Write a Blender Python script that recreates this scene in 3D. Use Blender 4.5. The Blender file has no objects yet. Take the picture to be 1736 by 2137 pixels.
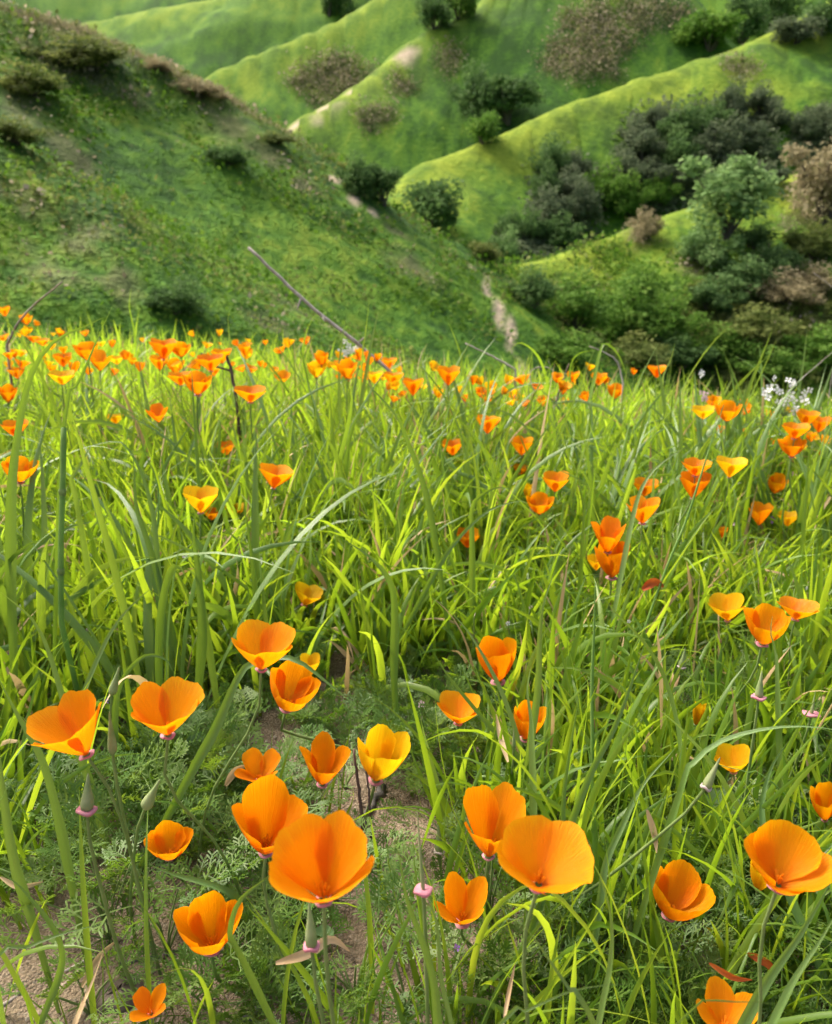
import bpy, math, random
import numpy as np

# ------------------------------------------------------------------ camera, sky, sun, exposure
S = bpy.context.scene
COL = S.collection
PITCH = 18.0
CAM_H = 0.62
PW, PH = 1736.0, 2136.6            # the photograph at the size it was measured
FPX = 1736.0                        # focal length in those pixels (26 mm on a 26 mm wide frame)
cam_data = bpy.data.cameras.new('camera')
cam = bpy.data.objects.new('camera', cam_data)
COL.objects.link(cam)
cam.location = (0, 0, CAM_H)
cam.rotation_euler = (math.radians(90 - PITCH), 0, 0)
cam_data.sensor_fit = 'HORIZONTAL'
cam_data.sensor_width = 26.0
cam_data.lens = 26.0
cam_data.clip_start = 0.02
cam_data.clip_end = 3000
cam_data.dof.use_dof = True
cam_data.dof.focus_distance = 0.74
cam_data.dof.aperture_fstop = 9.5
S.camera = cam

SUN_EL, SUN_AZ = 55.0, 52.0         # elevation; degrees to the left of straight ahead
world = bpy.data.worlds.new('World')
S.world = world
world.use_nodes = True
wn = world.node_tree
bg = wn.nodes['Background']
sky = wn.nodes.new('ShaderNodeTexSky')
sky.sky_type = 'NISHITA'
sky.sun_disc = False
sky.sun_elevation = math.radians(SUN_EL)
sky.sun_rotation = math.radians(-SUN_AZ)
sky.air_density = 0.55
sky.dust_density = 7.0
sky.ozone_density = 0.1
wn.links.new(sky.outputs[0], bg.inputs[0])
bg.inputs[1].default_value = 0.14
sun_data = bpy.data.lights.new('sun', 'SUN')
sun_data.energy = 1.5
sun_data.angle = math.radians(20)
sun_data.color = (1.0, 0.94, 0.82)
sun = bpy.data.objects.new('sun', sun_data)
COL.objects.link(sun)
sun.rotation_euler = (math.radians(-(90 - SUN_EL)), 0, math.radians(SUN_AZ))
sun.location = (-20, 30, 60)
S.view_settings.view_transform = 'Standard'
S.view_settings.look = 'None'
S.view_settings.exposure = 1.45
S.view_settings.gamma = 1
S.view_settings.use_curve_mapping = False
S.cycles.max_bounces = 6
S.cycles.diffuse_bounces = 3
S.cycles.glossy_bounces = 2
S.cycles.transmission_bounces = 4
S.cycles.transparent_max_bounces = 4
S.cycles.use_denoising = True

# ------------------------------------------------------------------ helpers
R = np.random.default_rng(11)
random.seed(5)
CAM = np.array([0, 0, CAM_H])
_p = math.radians(PITCH)
FW = np.array([0, math.cos(_p), -math.sin(_p)])
UP = np.array([0, math.sin(_p), math.cos(_p)])
RT = np.array([1.0, 0, 0])


def at(u, v, z):
    """World point that the photograph shows at (u, v), z metres deep."""
    return CAM + z * (FW + (u - PW / 2) / FPX * RT - (v - PH / 2) / FPX * UP)


def project(P):
    D = np.asarray(P, float) - CAM
    z = D @ FW
    zz = np.where(np.abs(z) < 1e-6, 1e-6, z)
    return PW / 2 + FPX * (D @ RT) / zz, PH / 2 - FPX * (D @ UP) / zz, z


def norm(v):
    v = np.asarray(v, float)
    return v / (np.linalg.norm(v, axis=-1, keepdims=True) + 1e-12)


def mesh_np(name, V, F, mats, attrs=None, mat_idx=None, smooth=True):
    """V (n,3); F an (m,k) array or a list of such arrays with the same total material order."""
    me = bpy.data.meshes.new(name)
    V = np.ascontiguousarray(V, dtype=np.float32)
    Fs = F if isinstance(F, list) else [F]
    Fs = [np.ascontiguousarray(f, dtype=np.int32) for f in Fs if len(f)]
    nl = sum(f.size for f in Fs)
    npoly = sum(len(f) for f in Fs)
    me.vertices.add(len(V))
    me.vertices.foreach_set('co', V.ravel())
    me.loops.add(nl)
    me.loops.foreach_set('vertex_index', np.concatenate([f.ravel() for f in Fs]))
    me.polygons.add(npoly)
    tot = np.concatenate([np.full(len(f), f.shape[1], np.int32) for f in Fs])
    st = np.concatenate([[0], np.cumsum(tot)[:-1]]).astype(np.int32)
    me.polygons.foreach_set('loop_start', st)
    if mat_idx is not None:
        me.polygons.foreach_set('material_index', np.asarray(mat_idx, np.int32))
    me.polygons.foreach_set('use_smooth', np.full(npoly, smooth))
    for k, a in (attrs or {}).items():
        at_ = me.attributes.new(k, 'FLOAT', 'POINT')
        at_.data.foreach_set('value', np.ascontiguousarray(a, np.float32))
    for m in (mats if isinstance(mats, (list, tuple)) else [mats]):
        me.materials.append(m)
    me.update()
    me.validate()
    return me


def link(name, me, parent=None, loc=None):
    o = bpy.data.objects.new(name, me)
    COL.objects.link(o)
    if parent is not None:
        o.parent = parent
    if loc is not None:
        o.location = loc
    return o


def tag(o, label=None, cat=None, group=None, kind=None):
    if label: o['label'] = label
    if cat: o['category'] = cat
    if group: o['group'] = group
    if kind: o['kind'] = kind
    return o


def thing(name, loc, label, cat, group=None):
    return tag(link(name, None, None, loc), label, cat, group)


def tube(P, r, n=6, cap=True):
    """Tube along points P (k,3) with radii r (k,); returns V, F(quads)."""
    P = np.asarray(P, float)
    k = len(P)
    r = np.broadcast_to(np.asarray(r, float), (k,))
    T = norm(np.gradient(P, axis=0))
    ref = np.array([0.3, 0.9, 0.2]) if abs(T[0][2]) > .8 else np.array([0, 0, 1.0])
    V = []
    for i in range(k):
        a = norm(np.cross(T[i], ref)); b = np.cross(T[i], a)
        ang = np.arange(n) * 2 * math.pi / n
        V.append(P[i] + r[i] * (np.cos(ang)[:, None] * a + np.sin(ang)[:, None] * b))
    V = np.concatenate(V)
    i, j = np.meshgrid(np.arange(k - 1), np.arange(n), indexing='ij')
    F = np.stack([i * n + j, i * n + (j + 1) % n, (i + 1) * n + (j + 1) % n, (i + 1) * n + j], -1).reshape(-1, 4)
    if cap:
        V = np.concatenate([V, P[-1:] + T[-1:] * r[-1] * .4])
        e = len(V) - 1
        j = np.arange(n)
        F = np.concatenate([F, np.stack([(k - 1) * n + j, (k - 1) * n + (j + 1) % n, np.full(n, e), np.full(n, e)], -1)])
    return V, F


def fixq(F):
    """Split the degenerate quads that tube() caps with into triangles."""
    F = np.asarray(F)
    d = F[:, 2] == F[:, 3]
    return [f for f in (F[~d], F[d][:, :3]) if len(f)]


def lathe(prof, n=12):
    """prof list of (r, z) -> V, F around z."""
    prof = np.asarray(prof, float)
    a = np.arange(n) * 2 * math.pi / n
    V = np.concatenate([np.stack([r * np.cos(a), r * np.sin(a), np.full(n, z)], -1) for r, z in prof])
    k = len(prof)
    i, j = np.meshgrid(np.arange(k - 1), np.arange(n), indexing='ij')
    F = np.stack([i * n + j, i * n + (j + 1) % n, (i + 1) * n + (j + 1) % n, (i + 1) * n + j], -1).reshape(-1, 4)
    return V, F


def join(parts):
    Vs, Fs, o = [], [], 0
    for V, F in parts:
        Vs.append(V); Fs.append(np.asarray(F) + o); o += len(V)
    return np.concatenate(Vs), np.concatenate(Fs)


def frame(axis, back):
    a = norm(axis)
    b = norm(back - np.dot(back, a) * a)
    c = np.cross(b, a)
    return np.stack([b, -c, a])     # rows: x(back), y, z(axis)


def spline(P, n):
    """Catmull-Rom through P sampled at n points."""
    P = np.asarray(P, float)
    if len(P) == 2:
        t = np.linspace(0, 1, n)[:, None]
        return P[0] * (1 - t) + P[1] * t
    Q = np.concatenate([[2 * P[0] - P[1]], P, [2 * P[-1] - P[-2]]])
    d = np.concatenate([[0], np.cumsum(np.linalg.norm(np.diff(P, axis=0), axis=1))])
    s = np.linspace(0, d[-1], n)
    i = np.clip(np.searchsorted(d, s, side='right') - 1, 0, len(P) - 2)
    t = ((s - d[i]) / (d[i + 1] - d[i] + 1e-9))[:, None]
    a, b, c, e = Q[i], Q[i + 1], Q[i + 2], Q[i + 3]
    return .5 * (2 * b + (c - a) * t + (2 * a - 5 * b + 4 * c - e) * t ** 2 + (3 * b - a - 3 * c + e) * t ** 3)


_GX = R.random((9, 64, 64))


def vnoise(x, y, k=0):
    """Smooth 2-D value noise in -1..1."""
    x = np.asarray(x, float); y = np.asarray(y, float)
    xi, yi = np.floor(x).astype(int), np.floor(y).astype(int)
    fx, fy = x - xi, y - yi
    fx = fx * fx * (3 - 2 * fx); fy = fy * fy * (3 - 2 * fy)
    g = _GX[k % 9]
    a = g[xi % 64, yi % 64]; b = g[(xi + 1) % 64, yi % 64]
    c = g[xi % 64, (yi + 1) % 64]; d = g[(xi + 1) % 64, (yi + 1) % 64]
    return 2 * ((a * (1 - fx) + b * fx) * (1 - fy) + (c * (1 - fx) + d * fx) * fy) - 1


def fbm(x, y, k=0, o=4):
    s = 0; a = 1; n = 0
    for i in range(o):
        s = s + a * vnoise(x * 2 ** i + 17 * i, y * 2 ** i + 5 * i, k + i); n += a; a *= .5
    return s / n

# ------------------------------------------------------------------ materials


class Mat:
    def __init__(self, name):
        self.m = bpy.data.materials.new(name)
        self.m.use_nodes = True
        self.t = self.m.node_tree
        self.t.nodes.clear()
        self.out = self.n('ShaderNodeOutputMaterial')

    def n(self, typ, props=None, **ins):
        x = self.t.nodes.new(typ)
        for k, v in (props or {}).items():
            setattr(x, k, v)
        for k, v in ins.items():
            s = x.inputs[int(k[1:])] if k[0] == 'i' and k[1:].isdigit() else x.inputs[k.replace('_', ' ')]
            if isinstance(v, bpy.types.NodeSocket):
                self.t.links.new(v, s)
            else:
                s.default_value = v if not (isinstance(v, tuple) and len(v) == 3 and s.type == 'RGBA') else (*v, 1)
        return x

    def attr(self, name):
        return self.n('ShaderNodeAttribute', {'attribute_name': name}).outputs['Fac']

    def coord(self):
        return self.n('ShaderNodeNewGeometry').outputs['Position']

    def noise(self, scale, detail=3, vec=None, rough=.55):
        x = self.n('ShaderNodeTexNoise', Scale=scale, Detail=detail, Roughness=rough)
        self.t.links.new(vec if vec is not None else self.coord(), x.inputs['Vector'])
        return x.outputs['Fac']

    def ramp(self, fac, stops, interp='LINEAR'):
        x = self.n('ShaderNodeValToRGB')
        r = x.color_ramp
        r.interpolation = interp
        while len(r.elements) < len(stops):
            r.elements.new(.5)
        for e, (p, c) in zip(r.elements, stops):
            e.position = p
            e.color = (*c, 1)
        self.t.links.new(fac, x.inputs[0])
        return x.outputs[0]

    def mix(self, fac, a, b, mode='MIX'):
        x = self.n('ShaderNodeMix', {'data_type': 'RGBA', 'blend_type': mode})
        for i, v in ((0, fac), (6, a), (7, b)):
            if isinstance(v, bpy.types.NodeSocket):
                self.t.links.new(v, x.inputs[i])
            else:
                x.inputs[i].default_value = v if i == 0 else (*v, 1)
        return x.outputs[2]

    def math(self, op, a, b=0.0, clamp=False):
        x = self.n('ShaderNodeMath', {'operation': op, 'use_clamp': clamp})
        for i, v in ((0, a), (1, b)):
            if isinstance(v, bpy.types.NodeSocket):
                self.t.links.new(v, x.inputs[i])
            else:
                x.inputs[i].default_value = v
        return x.outputs[0]

    def bump(self, h, strength=.3, dist=.01):
        return self.n('ShaderNodeBump', Strength=strength, Distance=dist, Height=h).outputs[0]

    def finish(self, col, rough=.6, trans=0.0, tcol=None, nrm=None, spec=.4):
        b = self.n('ShaderNodeBsdfPrincipled', Base_Color=col, Roughness=rough)
        b.inputs['Specular IOR Level'].default_value = spec
        if nrm is not None:
            self.t.links.new(nrm, b.inputs['Normal'])
        sh = b.outputs[0]
        if trans > 0:
            tr = self.n('ShaderNodeBsdfTranslucent', Color=tcol if tcol is not None else col)
            if nrm is not None:
                self.t.links.new(nrm, tr.inputs['Normal'])
            mx = self.n('ShaderNodeMixShader', i0=trans)
            self.t.links.new(sh, mx.inputs[1]); self.t.links.new(tr.outputs[0], mx.inputs[2])
            sh = mx.outputs[0]
        self.t.links.new(sh, self.out.inputs[0])
        return self.m


def petal_mat(name, deep, mid, rim):
    M = Mat(name)
    t, ph = M.attr('t'), M.attr('phi')
    c = M.n('ShaderNodeCombineXYZ', X=M.math('MULTIPLY', ph, 26.0), Y=M.math('MULTIPLY', t, 1.2),
            Z=M.math('MULTIPLY', M.n('ShaderNodeObjectInfo').outputs['Random'], 40.0)).outputs[0]
    st = M.noise(1.6, 3, c)
    f = M.math('ADD', t, M.math('MULTIPLY', M.math('SUBTRACT', st, .5), .6))
    col = M.ramp(f, [(.0, deep), (.26, mid), (.8, mid), (1.0, rim)])
    rn = M.n('ShaderNodeObjectInfo').outputs['Random']
    col = M.n('ShaderNodeHueSaturation', Hue=M.math('ADD', M.math('MULTIPLY', rn, .016), .491), Color=col).outputs[0]
    return M.finish(col, .45, .5, None, M.bump(st, .38, .004), .25)


M_PET = {
    'o': petal_mat('poppy_orange', (.72, .15, .002), (.86, .29, .0015), (.90, .38, .002)),
    'd': petal_mat('poppy_deep_orange', (.70, .125, .002), (.86, .245, .0015), (.90, .32, .002)),
    'y': petal_mat('poppy_yellow', (.80, .32, .002), (.88, .48, .004), (.90, .57, .006)),
}


def simple(name, c1, c2, scale=40., rough=.6, trans=0., bump=0., bd=.002, spec=.3):
    M = Mat(name)
    f = M.noise(scale, 4)
    return M.finish(M.ramp(f, [(.3, c1), (.7, c2)]), rough, trans, None, M.bump(f, bump, bd) if bump else None, spec)


M_STEM = simple('poppy_stem', (.19, .29, .08), (.28, .37, .13), 60, .5, .35)
M_STALK = simple('green_stalk', (.20, .36, .08), (.30, .46, .13), 30, .45, .5)
M_RIM = simple('poppy_rim', (.55, .19, .25), (.68, .34, .36), 120, .5, .3)
M_POD = simple('poppy_pod', (.24, .34, .12), (.40, .45, .22), 90, .5, .35)
M_STAMEN = simple('stamen', (.80, .26, .004), (.85, .42, .02), 300, .6, .2)
M_BARK = simple('dry_wood', (.24, .20, .165), (.48, .43, .38), 35, .85, 0, .5, .004)
M_CHAR = simple('weathered_wood', (.035, .032, .03), (.17, .155, .14), 45, .85, 0, .6, .004)
M_DRYSTEM = simple('dry_stem', (.20, .14, .10), (.42, .34, .27), 25, .8)
M_DARKSTEM = simple('dark_dry_stem', (.07, .045, .035), (.15, .10, .08), 40, .8)
M_STRAWLEAF = simple('straw', (.45, .30, .14), (.62, .47, .27), 30, .7, .25)
M_REDLEAF = simple('red_leaf', (.42, .07, .012), (.60, .17, .03), 30, .6, .25)
M_WHITE = simple('white_petal', (.70, .70, .70), (.80, .80, .78), 50, .6, .3)
M_PURPLE = simple('purple_petal', (.30, .14, .55), (.45, .25, .62), 80, .6, .3)
M_PINK = simple('pale_pink_petal', (.66, .42, .50), (.75, .55, .60), 80, .6, .3)
M_ROCK = simple('brown_rock', (.075, .058, .045), (.15, .12, .095), 60, .85, 0, .6, .004)
M_ROUNDLEAF = simple('round_leaf', (.13, .24, .08), (.20, .32, .12), 40, .5, .25)


def grass_mat(name, stops, tr, trans=.52, rough=.38, base=None):
    M = Mat(name)
    r, t = M.attr('rnd'), M.attr('t')
    n = M.noise(9, 2)
    f = M.math('ADD', M.math('MULTIPLY', r, .75), M.math('MULTIPLY', n, .3), True)
    col = M.ramp(f, stops)
    tc = M.ramp(f, tr)
    if base is not None:      # pale sheath at the foot of a blade
        k = M.math('SUBTRACT', 1.0, M.math('MULTIPLY', t, 6.0), True)
        col = M.mix(M.math('MULTIPLY', k, .5), col, base)
    return M.finish(col, rough, trans, tc, None, .45)


G_STOPS = [(0., (.038, .095, .012)), (.35, (.078, .165, .018)), (.7, (.135, .235, .028)), (.95, (.22, .31, .05))]
G_TR = [(0., (.14, .28, .010)), (.5, (.30, .46, .016)), (1., (.50, .61, .03))]
M_GRASS = grass_mat('green_grass', G_STOPS, G_TR, base=(.22, .24, .08))
M_LIME = grass_mat('lime_grass', [(0., (.10, .20, .022)), (.5, (.17, .29, .036)), (1., (.27, .37, .065))],
                   [(0., (.26, .47, .018)), (.5, (.40, .61, .026)), (1., (.56, .70, .05))], .55)
M_DRYGRASS = grass_mat('dry_grass', [(0., (.34, .20, .09)), (.5, (.46, .33, .16)), (1., (.58, .46, .26))],
                       [(0., (.4, .25, .1)), (1., (.6, .45, .2))], .3, .6)
M_HAY = grass_mat('hay', [(0., (.16, .17, .06)), (.5, (.27, .24, .12)), (1., (.40, .34, .20))], [(0., (.22, .24, .07)), (1., (.42, .38, .2))], .3, .7)
M_BLADE = Mat('broad_blade')
_r, _t = M_BLADE.attr('rnd'), M_BLADE.attr('t')
_ph = M_BLADE.attr('phi')
_vein = M_BLADE.noise(1.0, 2, M_BLADE.n('ShaderNodeCombineXYZ', X=M_BLADE.math('MULTIPLY', _ph, 14.0),
                                       Y=M_BLADE.math('MULTIPLY', _t, 2.0), Z=M_BLADE.math('MULTIPLY', _r, 20.0)).outputs[0])
_f = M_BLADE.math('ADD', M_BLADE.math('MULTIPLY', _r, .6), M_BLADE.math('MULTIPLY', _vein, .4), True)
M_BLADE = M_BLADE.finish(M_BLADE.ramp(_f, [(.1, (.065, .14, .028)), (.5, (.11, .205, .045)), (.9, (.19, .28, .08))]), .34, .3,
                         M_BLADE.ramp(_f, [(.1, (.2, .36, .02)), (.9, (.36, .5, .03))]), M_BLADE.bump(_vein, .3, .002), .5)
M_FERN = grass_mat('feathery_leaf', [(0., (.048, .12, .014)), (.5, (.088, .18, .024)), (1., (.16, .24, .05))],
                   [(0., (.12, .26, .012)), (1., (.28, .40, .03))], .35, .5)

# ------------------------------------------------------------------ lie of the land


def meadow(x, y):
    x = np.asarray(x, float); y = np.asarray(y, float)
    xc = np.clip(x, -2.0, 1.6)
    y0 = 2.25 - .40 * xc
    d = np.maximum(0, y - y0)
    lim = 5.0
    drop = np.where(d < lim, .045 * d * d, .045 * lim * lim + .45 * (d - lim))
    lump = .012 * fbm(x * 2.2 + 9, y * 2.2 + 3, 0, 3) + .02 * vnoise(x * .9, y * .9, 3)
    return -.02 * np.minimum(xc, 0) - .045 * np.maximum(xc, 0) - drop + lump


# ridge crests: (u, v, depth) points, fall either side, round-off
RIDGES = {
    'left':  ([(-700, -330, 34), (-300, -140, 35), (0, 30, 36), (100, 55, 37), (220, 105, 38), (330, 155, 39), (440, 192, 40), (540, 248, 41), (620, 322, 42), (700, 382, 43), (790, 452, 44), (900, 515, 45), (985, 560, 46), (1020, 625, 46.5), (1070, 720, 47), (1110, 830, 47)], .66, .9),
    'low':   ([(-700, -50, 17), (-200, 190, 18), (0, 325, 20), (100, 412, 21), (230, 520, 22), (330, 605, 23), (430, 700, 24)], .62, .8),
    'near':  ([(2500, -50, 75), (1900, 255, 70), (1736, 332, 66), (1670, 366, 64), (1560, 402, 62), (1400, 450, 59), (1300, 490, 57), (1150, 540, 54), (1030, 572, 52), (1000, 650, 51)], .60, 1.3),
    'bright': ([(2600, -420, 165), (1950, -120, 140), (1736, -5, 130), (1640, 48, 125), (1500, 106, 120), (1350, 166, 115), (1200, 225, 110), (1050, 285, 104), (940, 330, 98), (860, 385, 93), (800, 438, 90), (740, 500, 87)], .82, 2.4),
    'middle': ([(1250, -200, 196), (1100, -90, 190), (1000, -2, 185), (870, 100, 178), (760, 190, 170), (650, 262, 163), (600, 295, 160), (520, 350, 155)], .95, 2.6),
    'upper': ([(1000, -150, 236), (900, -80, 230), (780, 0, 225), (650, 62, 218), (540, 112, 212), (450, 155, 207), (380, 200, 203)], .92, 3.2),
    'round': ([(800, -90, 310), (550, -35, 300), (480, -8, 298), (350, 14, 294), (190, 44, 290), (60, 90, 286)], .72, 7),
    'far':   ([(-900, -120, 420), (0, -75, 420), (300, -90, 430), (700, -200, 440)], .8, 10),
    'back':  ([(1230, -110, 250), (1350, -75, 240), (1500, -70, 232), (1800, -90, 225), (2700, -200, 230)], .95, 5),
}
RK = list(RIDGES)
_segs = []
for k in RK:
    P = np.array([at(*p) for p in RIDGES[k][0]])
    P = spline(P, 2 * len(P))
    _segs.append(P)


def lp(x, y, s, o=0):
    """Coordinates whose features grow with distance from the path: s is their size over that distance."""
    return np.arctan2(x, y) / s + 40 + o, np.log(np.hypot(x, y) + .1) / s + 40


def hills(x, y):
    """Height, and which ridge it belongs to, and distance from its crest."""
    x = np.asarray(x, float); y = np.asarray(y, float)
    rr = np.hypot(x, y)
    wx = x + .022 * rr * fbm(*lp(x, y, .16), 1, 3)
    wy = y + .022 * rr * fbm(*lp(x, y, .16, 31), 2, 3)
    best = np.full(x.shape, -1e9); idx = np.zeros(x.shape, int); bd = np.zeros(x.shape)
    hills.second = np.full(x.shape, -1e9)
    acc = []
    for i, k in enumerate(RK):
        P = _segs[i]; _, sl, w = RIDGES[k]
        h = np.full(x.shape, -1e9); dd = np.zeros(x.shape); al = np.zeros(x.shape); s0 = 0.
        D = float(np.hypot(P[:, 0], P[:, 1]).mean())
        for a, b in zip(P[:-1], P[1:]):
            ab = b[:2] - a[:2]; L2 = ab @ ab + 1e-9
            t = np.clip(((wx - a[0]) * ab[0] + (wy - a[1]) * ab[1]) / L2, 0, 1)
            d = np.hypot(wx - a[0] - t * ab[0], wy - a[1] - t * ab[1])
            hh = a[2] + t * (b[2] - a[2]) - sl * (np.sqrt(d * d + w * w) - w)
            m = hh > h
            h = np.where(m, hh, h); dd = np.where(m, d, dd); al = np.where(m, s0 + t * L2 ** .5, al)
            s0 += L2 ** .5
        # ribs and rills running down the faces
        e_ = norm(P[-1][:2] - P[0][:2])
        q = (x * e_[0] + y * e_[1]) / (.15 * D) + .5 * fbm(*lp(x, y, .08, 5), 4, 2)
        rib = vnoise(q + 7 * i, q * 0 + 3.3 * i + dd / (.5 * D), i)
        h = h - .012 * D * rib * np.clip(dd / (.10 * D) - .15, 0, 1)
        acc.append(h)
        hills.second = np.maximum(hills.second, np.minimum(h, best))
        m = h > best
        best = np.where(m, h, best); idx = np.where(m, i, idx); bd = np.where(m, dd, bd)
    acc = np.array(acc)
    kk = .0035 * rr + .05
    z = best + kk * np.log(np.exp((acc - best) / kk).sum(0))
    z = z + .0085 * rr * fbm(*lp(x, y, .06), 4, 5) * np.clip(bd / (.03 * rr), 0.15, 1)
    return z, idx, bd


def ground(x, y):
    x = np.asarray(x, float); y = np.asarray(y, float)
    h, i, d = hills(x, y)
    m = meadow(x, y)
    return np.where(np.hypot(x, y) < 9, m, np.maximum(m, h))


def hit_meadow(u, v, h=0.0, zmax=14):
    """Depth at which the line of sight through (u, v) meets the meadow raised by h."""
    zs = np.concatenate([np.linspace(.3, 3, 400), np.linspace(3, zmax, 500)])
    P = CAM + zs[:, None] * (at(u, v, 1.0) - CAM)
    below = P[:, 2] < meadow(P[:, 0], P[:, 1]) + h
    return zs[np.argmax(below)] if below.any() else None


def hit_hill(u, v):
    zs = np.geomspace(10, 520, 900)
    P = CAM + zs[:, None] * (at(u, v, 1.0) - CAM)
    below = P[:, 2] < hills(P[:, 0], P[:, 1])[0]
    return P[np.argmax(below)] if below.any() else None


# ------------------------------------------------------------------ hillsides
az = np.radians(np.concatenate([np.linspace(-75, -31, 60)[:-1], np.linspace(-31, 31, 560), np.linspace(31, 75, 60)[1:]]))
rad = np.geomspace(8.0, 520, 430)
A, RR = np.meshgrid(az, rad, indexing='ij')
X, Y = RR * np.sin(A), RR * np.cos(A)
Z, IDX, BD = hills(X, Y)
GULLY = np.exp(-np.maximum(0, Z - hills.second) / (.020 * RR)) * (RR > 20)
MZ = meadow(X, Y) - .05
own = MZ > Z
Z = np.maximum(Z, MZ)
IDX = np.where(own, len(RK), IDX)
# plant cover that differs from place to place: dry brown scrub and bare sand
BROWN = [(60, 420, 60, 30), (160, 520, 70, 30), (250, 600, 60, 30), (130, 300, 60, 30), (260, 190, 60, 30), (640, 660, 80, 30), (860, 560, 70, 30), (1230, 75, 75, 55), (1330, 35, 60, 28), (1195, 130, 55, 22), (690, 165, 80, 32), (640, 180, 50, 28), (930, 130, 45, 22), (850, 185, 40, 14),
         (780, 245, 45, 14), (1390, 30, 40, 14), (1540, 155, 40, 12), (150, 130, 90, 40), (420, 200, 75, 45), (480, 270, 70, 40), (560, 330, 60, 26), (640, 380, 40, 20), (40, 215, 60, 75), (150, 340, 60, 40), (170, 500, 80, 60),
         (90, 560, 90, 50), (560, 680, 60, 30), (1340, 495, 45, 22), (1640, 560, 70, 40), (1560, 660, 100, 40), (1700, 430, 60, 70), (1620, 700, 90, 35), (1440, 560, 60, 26), (820, 480, 40, 18)]
SAND = [(1015, 600, 12, 36), (1040, 650, 17, 50), (1065, 700, 15, 40), (1090, 790, 26, 40), (985, 565, 10, 16), (850, 120, 30, 8), (700, 225, 30, 8), (660, 250, 26, 8), (740, 415, 16, 18), (780, 445, 14, 10), (690, 372, 20, 10)]
LIME = [(1100, 556, 110, 16), (1300, 500, 150, 22), (1500, 430, 130, 30), (1660, 380, 90, 40), (1000, 310, 100, 30), (1350, 180, 180, 26), (1650, 60, 120, 26), (860, 430, 40, 40), (1100, 300, 120, 40), (930, 385, 60, 60), (1250, 560, 200, 22), (1650, 400, 70, 50), (1450, 470, 60, 22), (1700, 680, 50, 25), (300, 470, 60, 30), (60, 390, 60, 60), (1560, 200, 160, 40), (520, 180, 30, 30), (1120, 690, 20, 20), (620, 300, 30, 20)]  # many lie on crests and strengthen the backlight painted there
PU, PV, PZ = project(np.stack([X, Y, Z], -1))


def cover(spots, seed):
    """A patch of colour round each place, its edge broken by noise."""
    a = np.zeros(X.shape)
    for (u, v, ru, rv) in spots:
        p = hit_hill(u, v)
        if p is None:
            continue
        d = math.hypot(p[0], p[1])
        r1 = ru / FPX * d
        r2 = max(rv / FPX * d * 2.2, .5 * r1)
        tx, ty = p[0] / d, p[1] / d                     # along and across the line from the path
        al = ((X - p[0]) * tx + (Y - p[1]) * ty) / r2
        ac = ((X - p[0]) * ty - (Y - p[1]) * tx) / r1
        a = np.maximum(a, 1.15 - (al ** 2 + ac ** 2) ** .5)
    return np.clip(a * 1.3 - .25 + .9 * fbm(*lp(X, Y, .022, seed), 5, 4), 0, 1) * (a > 0)


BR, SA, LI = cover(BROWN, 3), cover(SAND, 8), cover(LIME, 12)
CR = np.exp(-BD / (.034 * RR + .3)) * (1 + .7 * fbm(*lp(X, Y, .05), 7, 3)).clip(0, 1.3)  # lime towards each crest: backlight painted into the colour, partly drier grass
KIND = np.where(IDX < len(RK), IDX, 0)
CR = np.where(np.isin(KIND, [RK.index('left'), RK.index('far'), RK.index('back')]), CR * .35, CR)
DRYCREST = np.where(KIND == RK.index('left'), np.exp(-BD / 2.4) * (.95 + .6 * fbm(*lp(X, Y, .03), 2, 3)), 0)
BR = np.maximum(BR, np.clip(DRYCREST, 0, .9))
TRAIL = (KIND == RK.index('middle')) & (PV < 330)
SA = np.maximum(SA, TRAIL * np.clip(1.3 - BD / .9, 0, 1) * (fbm(*lp(X, Y, .04), 1, 2) > -.25))
FR = fbm(*lp(X, Y, .11), 6, 6)
F2 = fbm(*lp(X, Y, .016), 3, 3) + .7 * fbm(*lp(X, Y, .0065), 5, 2)

M = Mat('hill_grass')
br, sa, li, cr, fr, fs, gu = (M.attr(k) for k in ('brown', 'sand', 'lime', 'crest', 'patch', 'tuft', 'gully'))
n1, n2 = M.noise(1.4, 6, None, .65), M.noise(.45, 4)
f = M.math('ADD', M.math('MULTIPLY', fr, .6), M.math('MULTIPLY', fs, .5))
f = M.math('ADD', f, M.math('MULTIPLY', M.math('SUBTRACT', n1, .5), 1.5))
f = M.math('SUBTRACT', f, M.math('MULTIPLY', gu, .6))  # hollows painted darker as shade to deepen the relief, besides lusher growth
f = M.math('ADD', f, .44, True)
green = M.ramp(f, [(.0, (.026, .082, .009)), (.35, (.055, .148, .011)), (.65, (.092, .198, .014)), (1., (.165, .26, .022))])
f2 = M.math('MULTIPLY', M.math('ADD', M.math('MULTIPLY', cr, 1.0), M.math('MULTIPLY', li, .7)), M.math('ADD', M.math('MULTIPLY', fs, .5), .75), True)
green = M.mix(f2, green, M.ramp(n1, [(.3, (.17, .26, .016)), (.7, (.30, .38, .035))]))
brown = M.ramp(n1, [(.3, (.085, .09, .038)), (.55, (.16, .145, .075)), (.75, (.28, .245, .16))])
col = M.mix(M.math('MULTIPLY', br, .6), green, brown)
col = M.mix(sa, col, M.ramp(n1, [(.3, (.42, .33, .22)), (.7, (.60, .50, .36))]))
hn = M.math('ADD', n1, M.math('MULTIPLY', M.noise(9, 3), .35))
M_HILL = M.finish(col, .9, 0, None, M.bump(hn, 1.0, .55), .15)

na, nr = X.shape
ii, jj = np.meshgrid(np.arange(na - 1), np.arange(nr - 1), indexing='ij')
Q = np.stack([ii * nr + jj, (ii + 1) * nr + jj, (ii + 1) * nr + jj + 1, ii * nr + jj + 1], -1).reshape(-1, 4)
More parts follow.
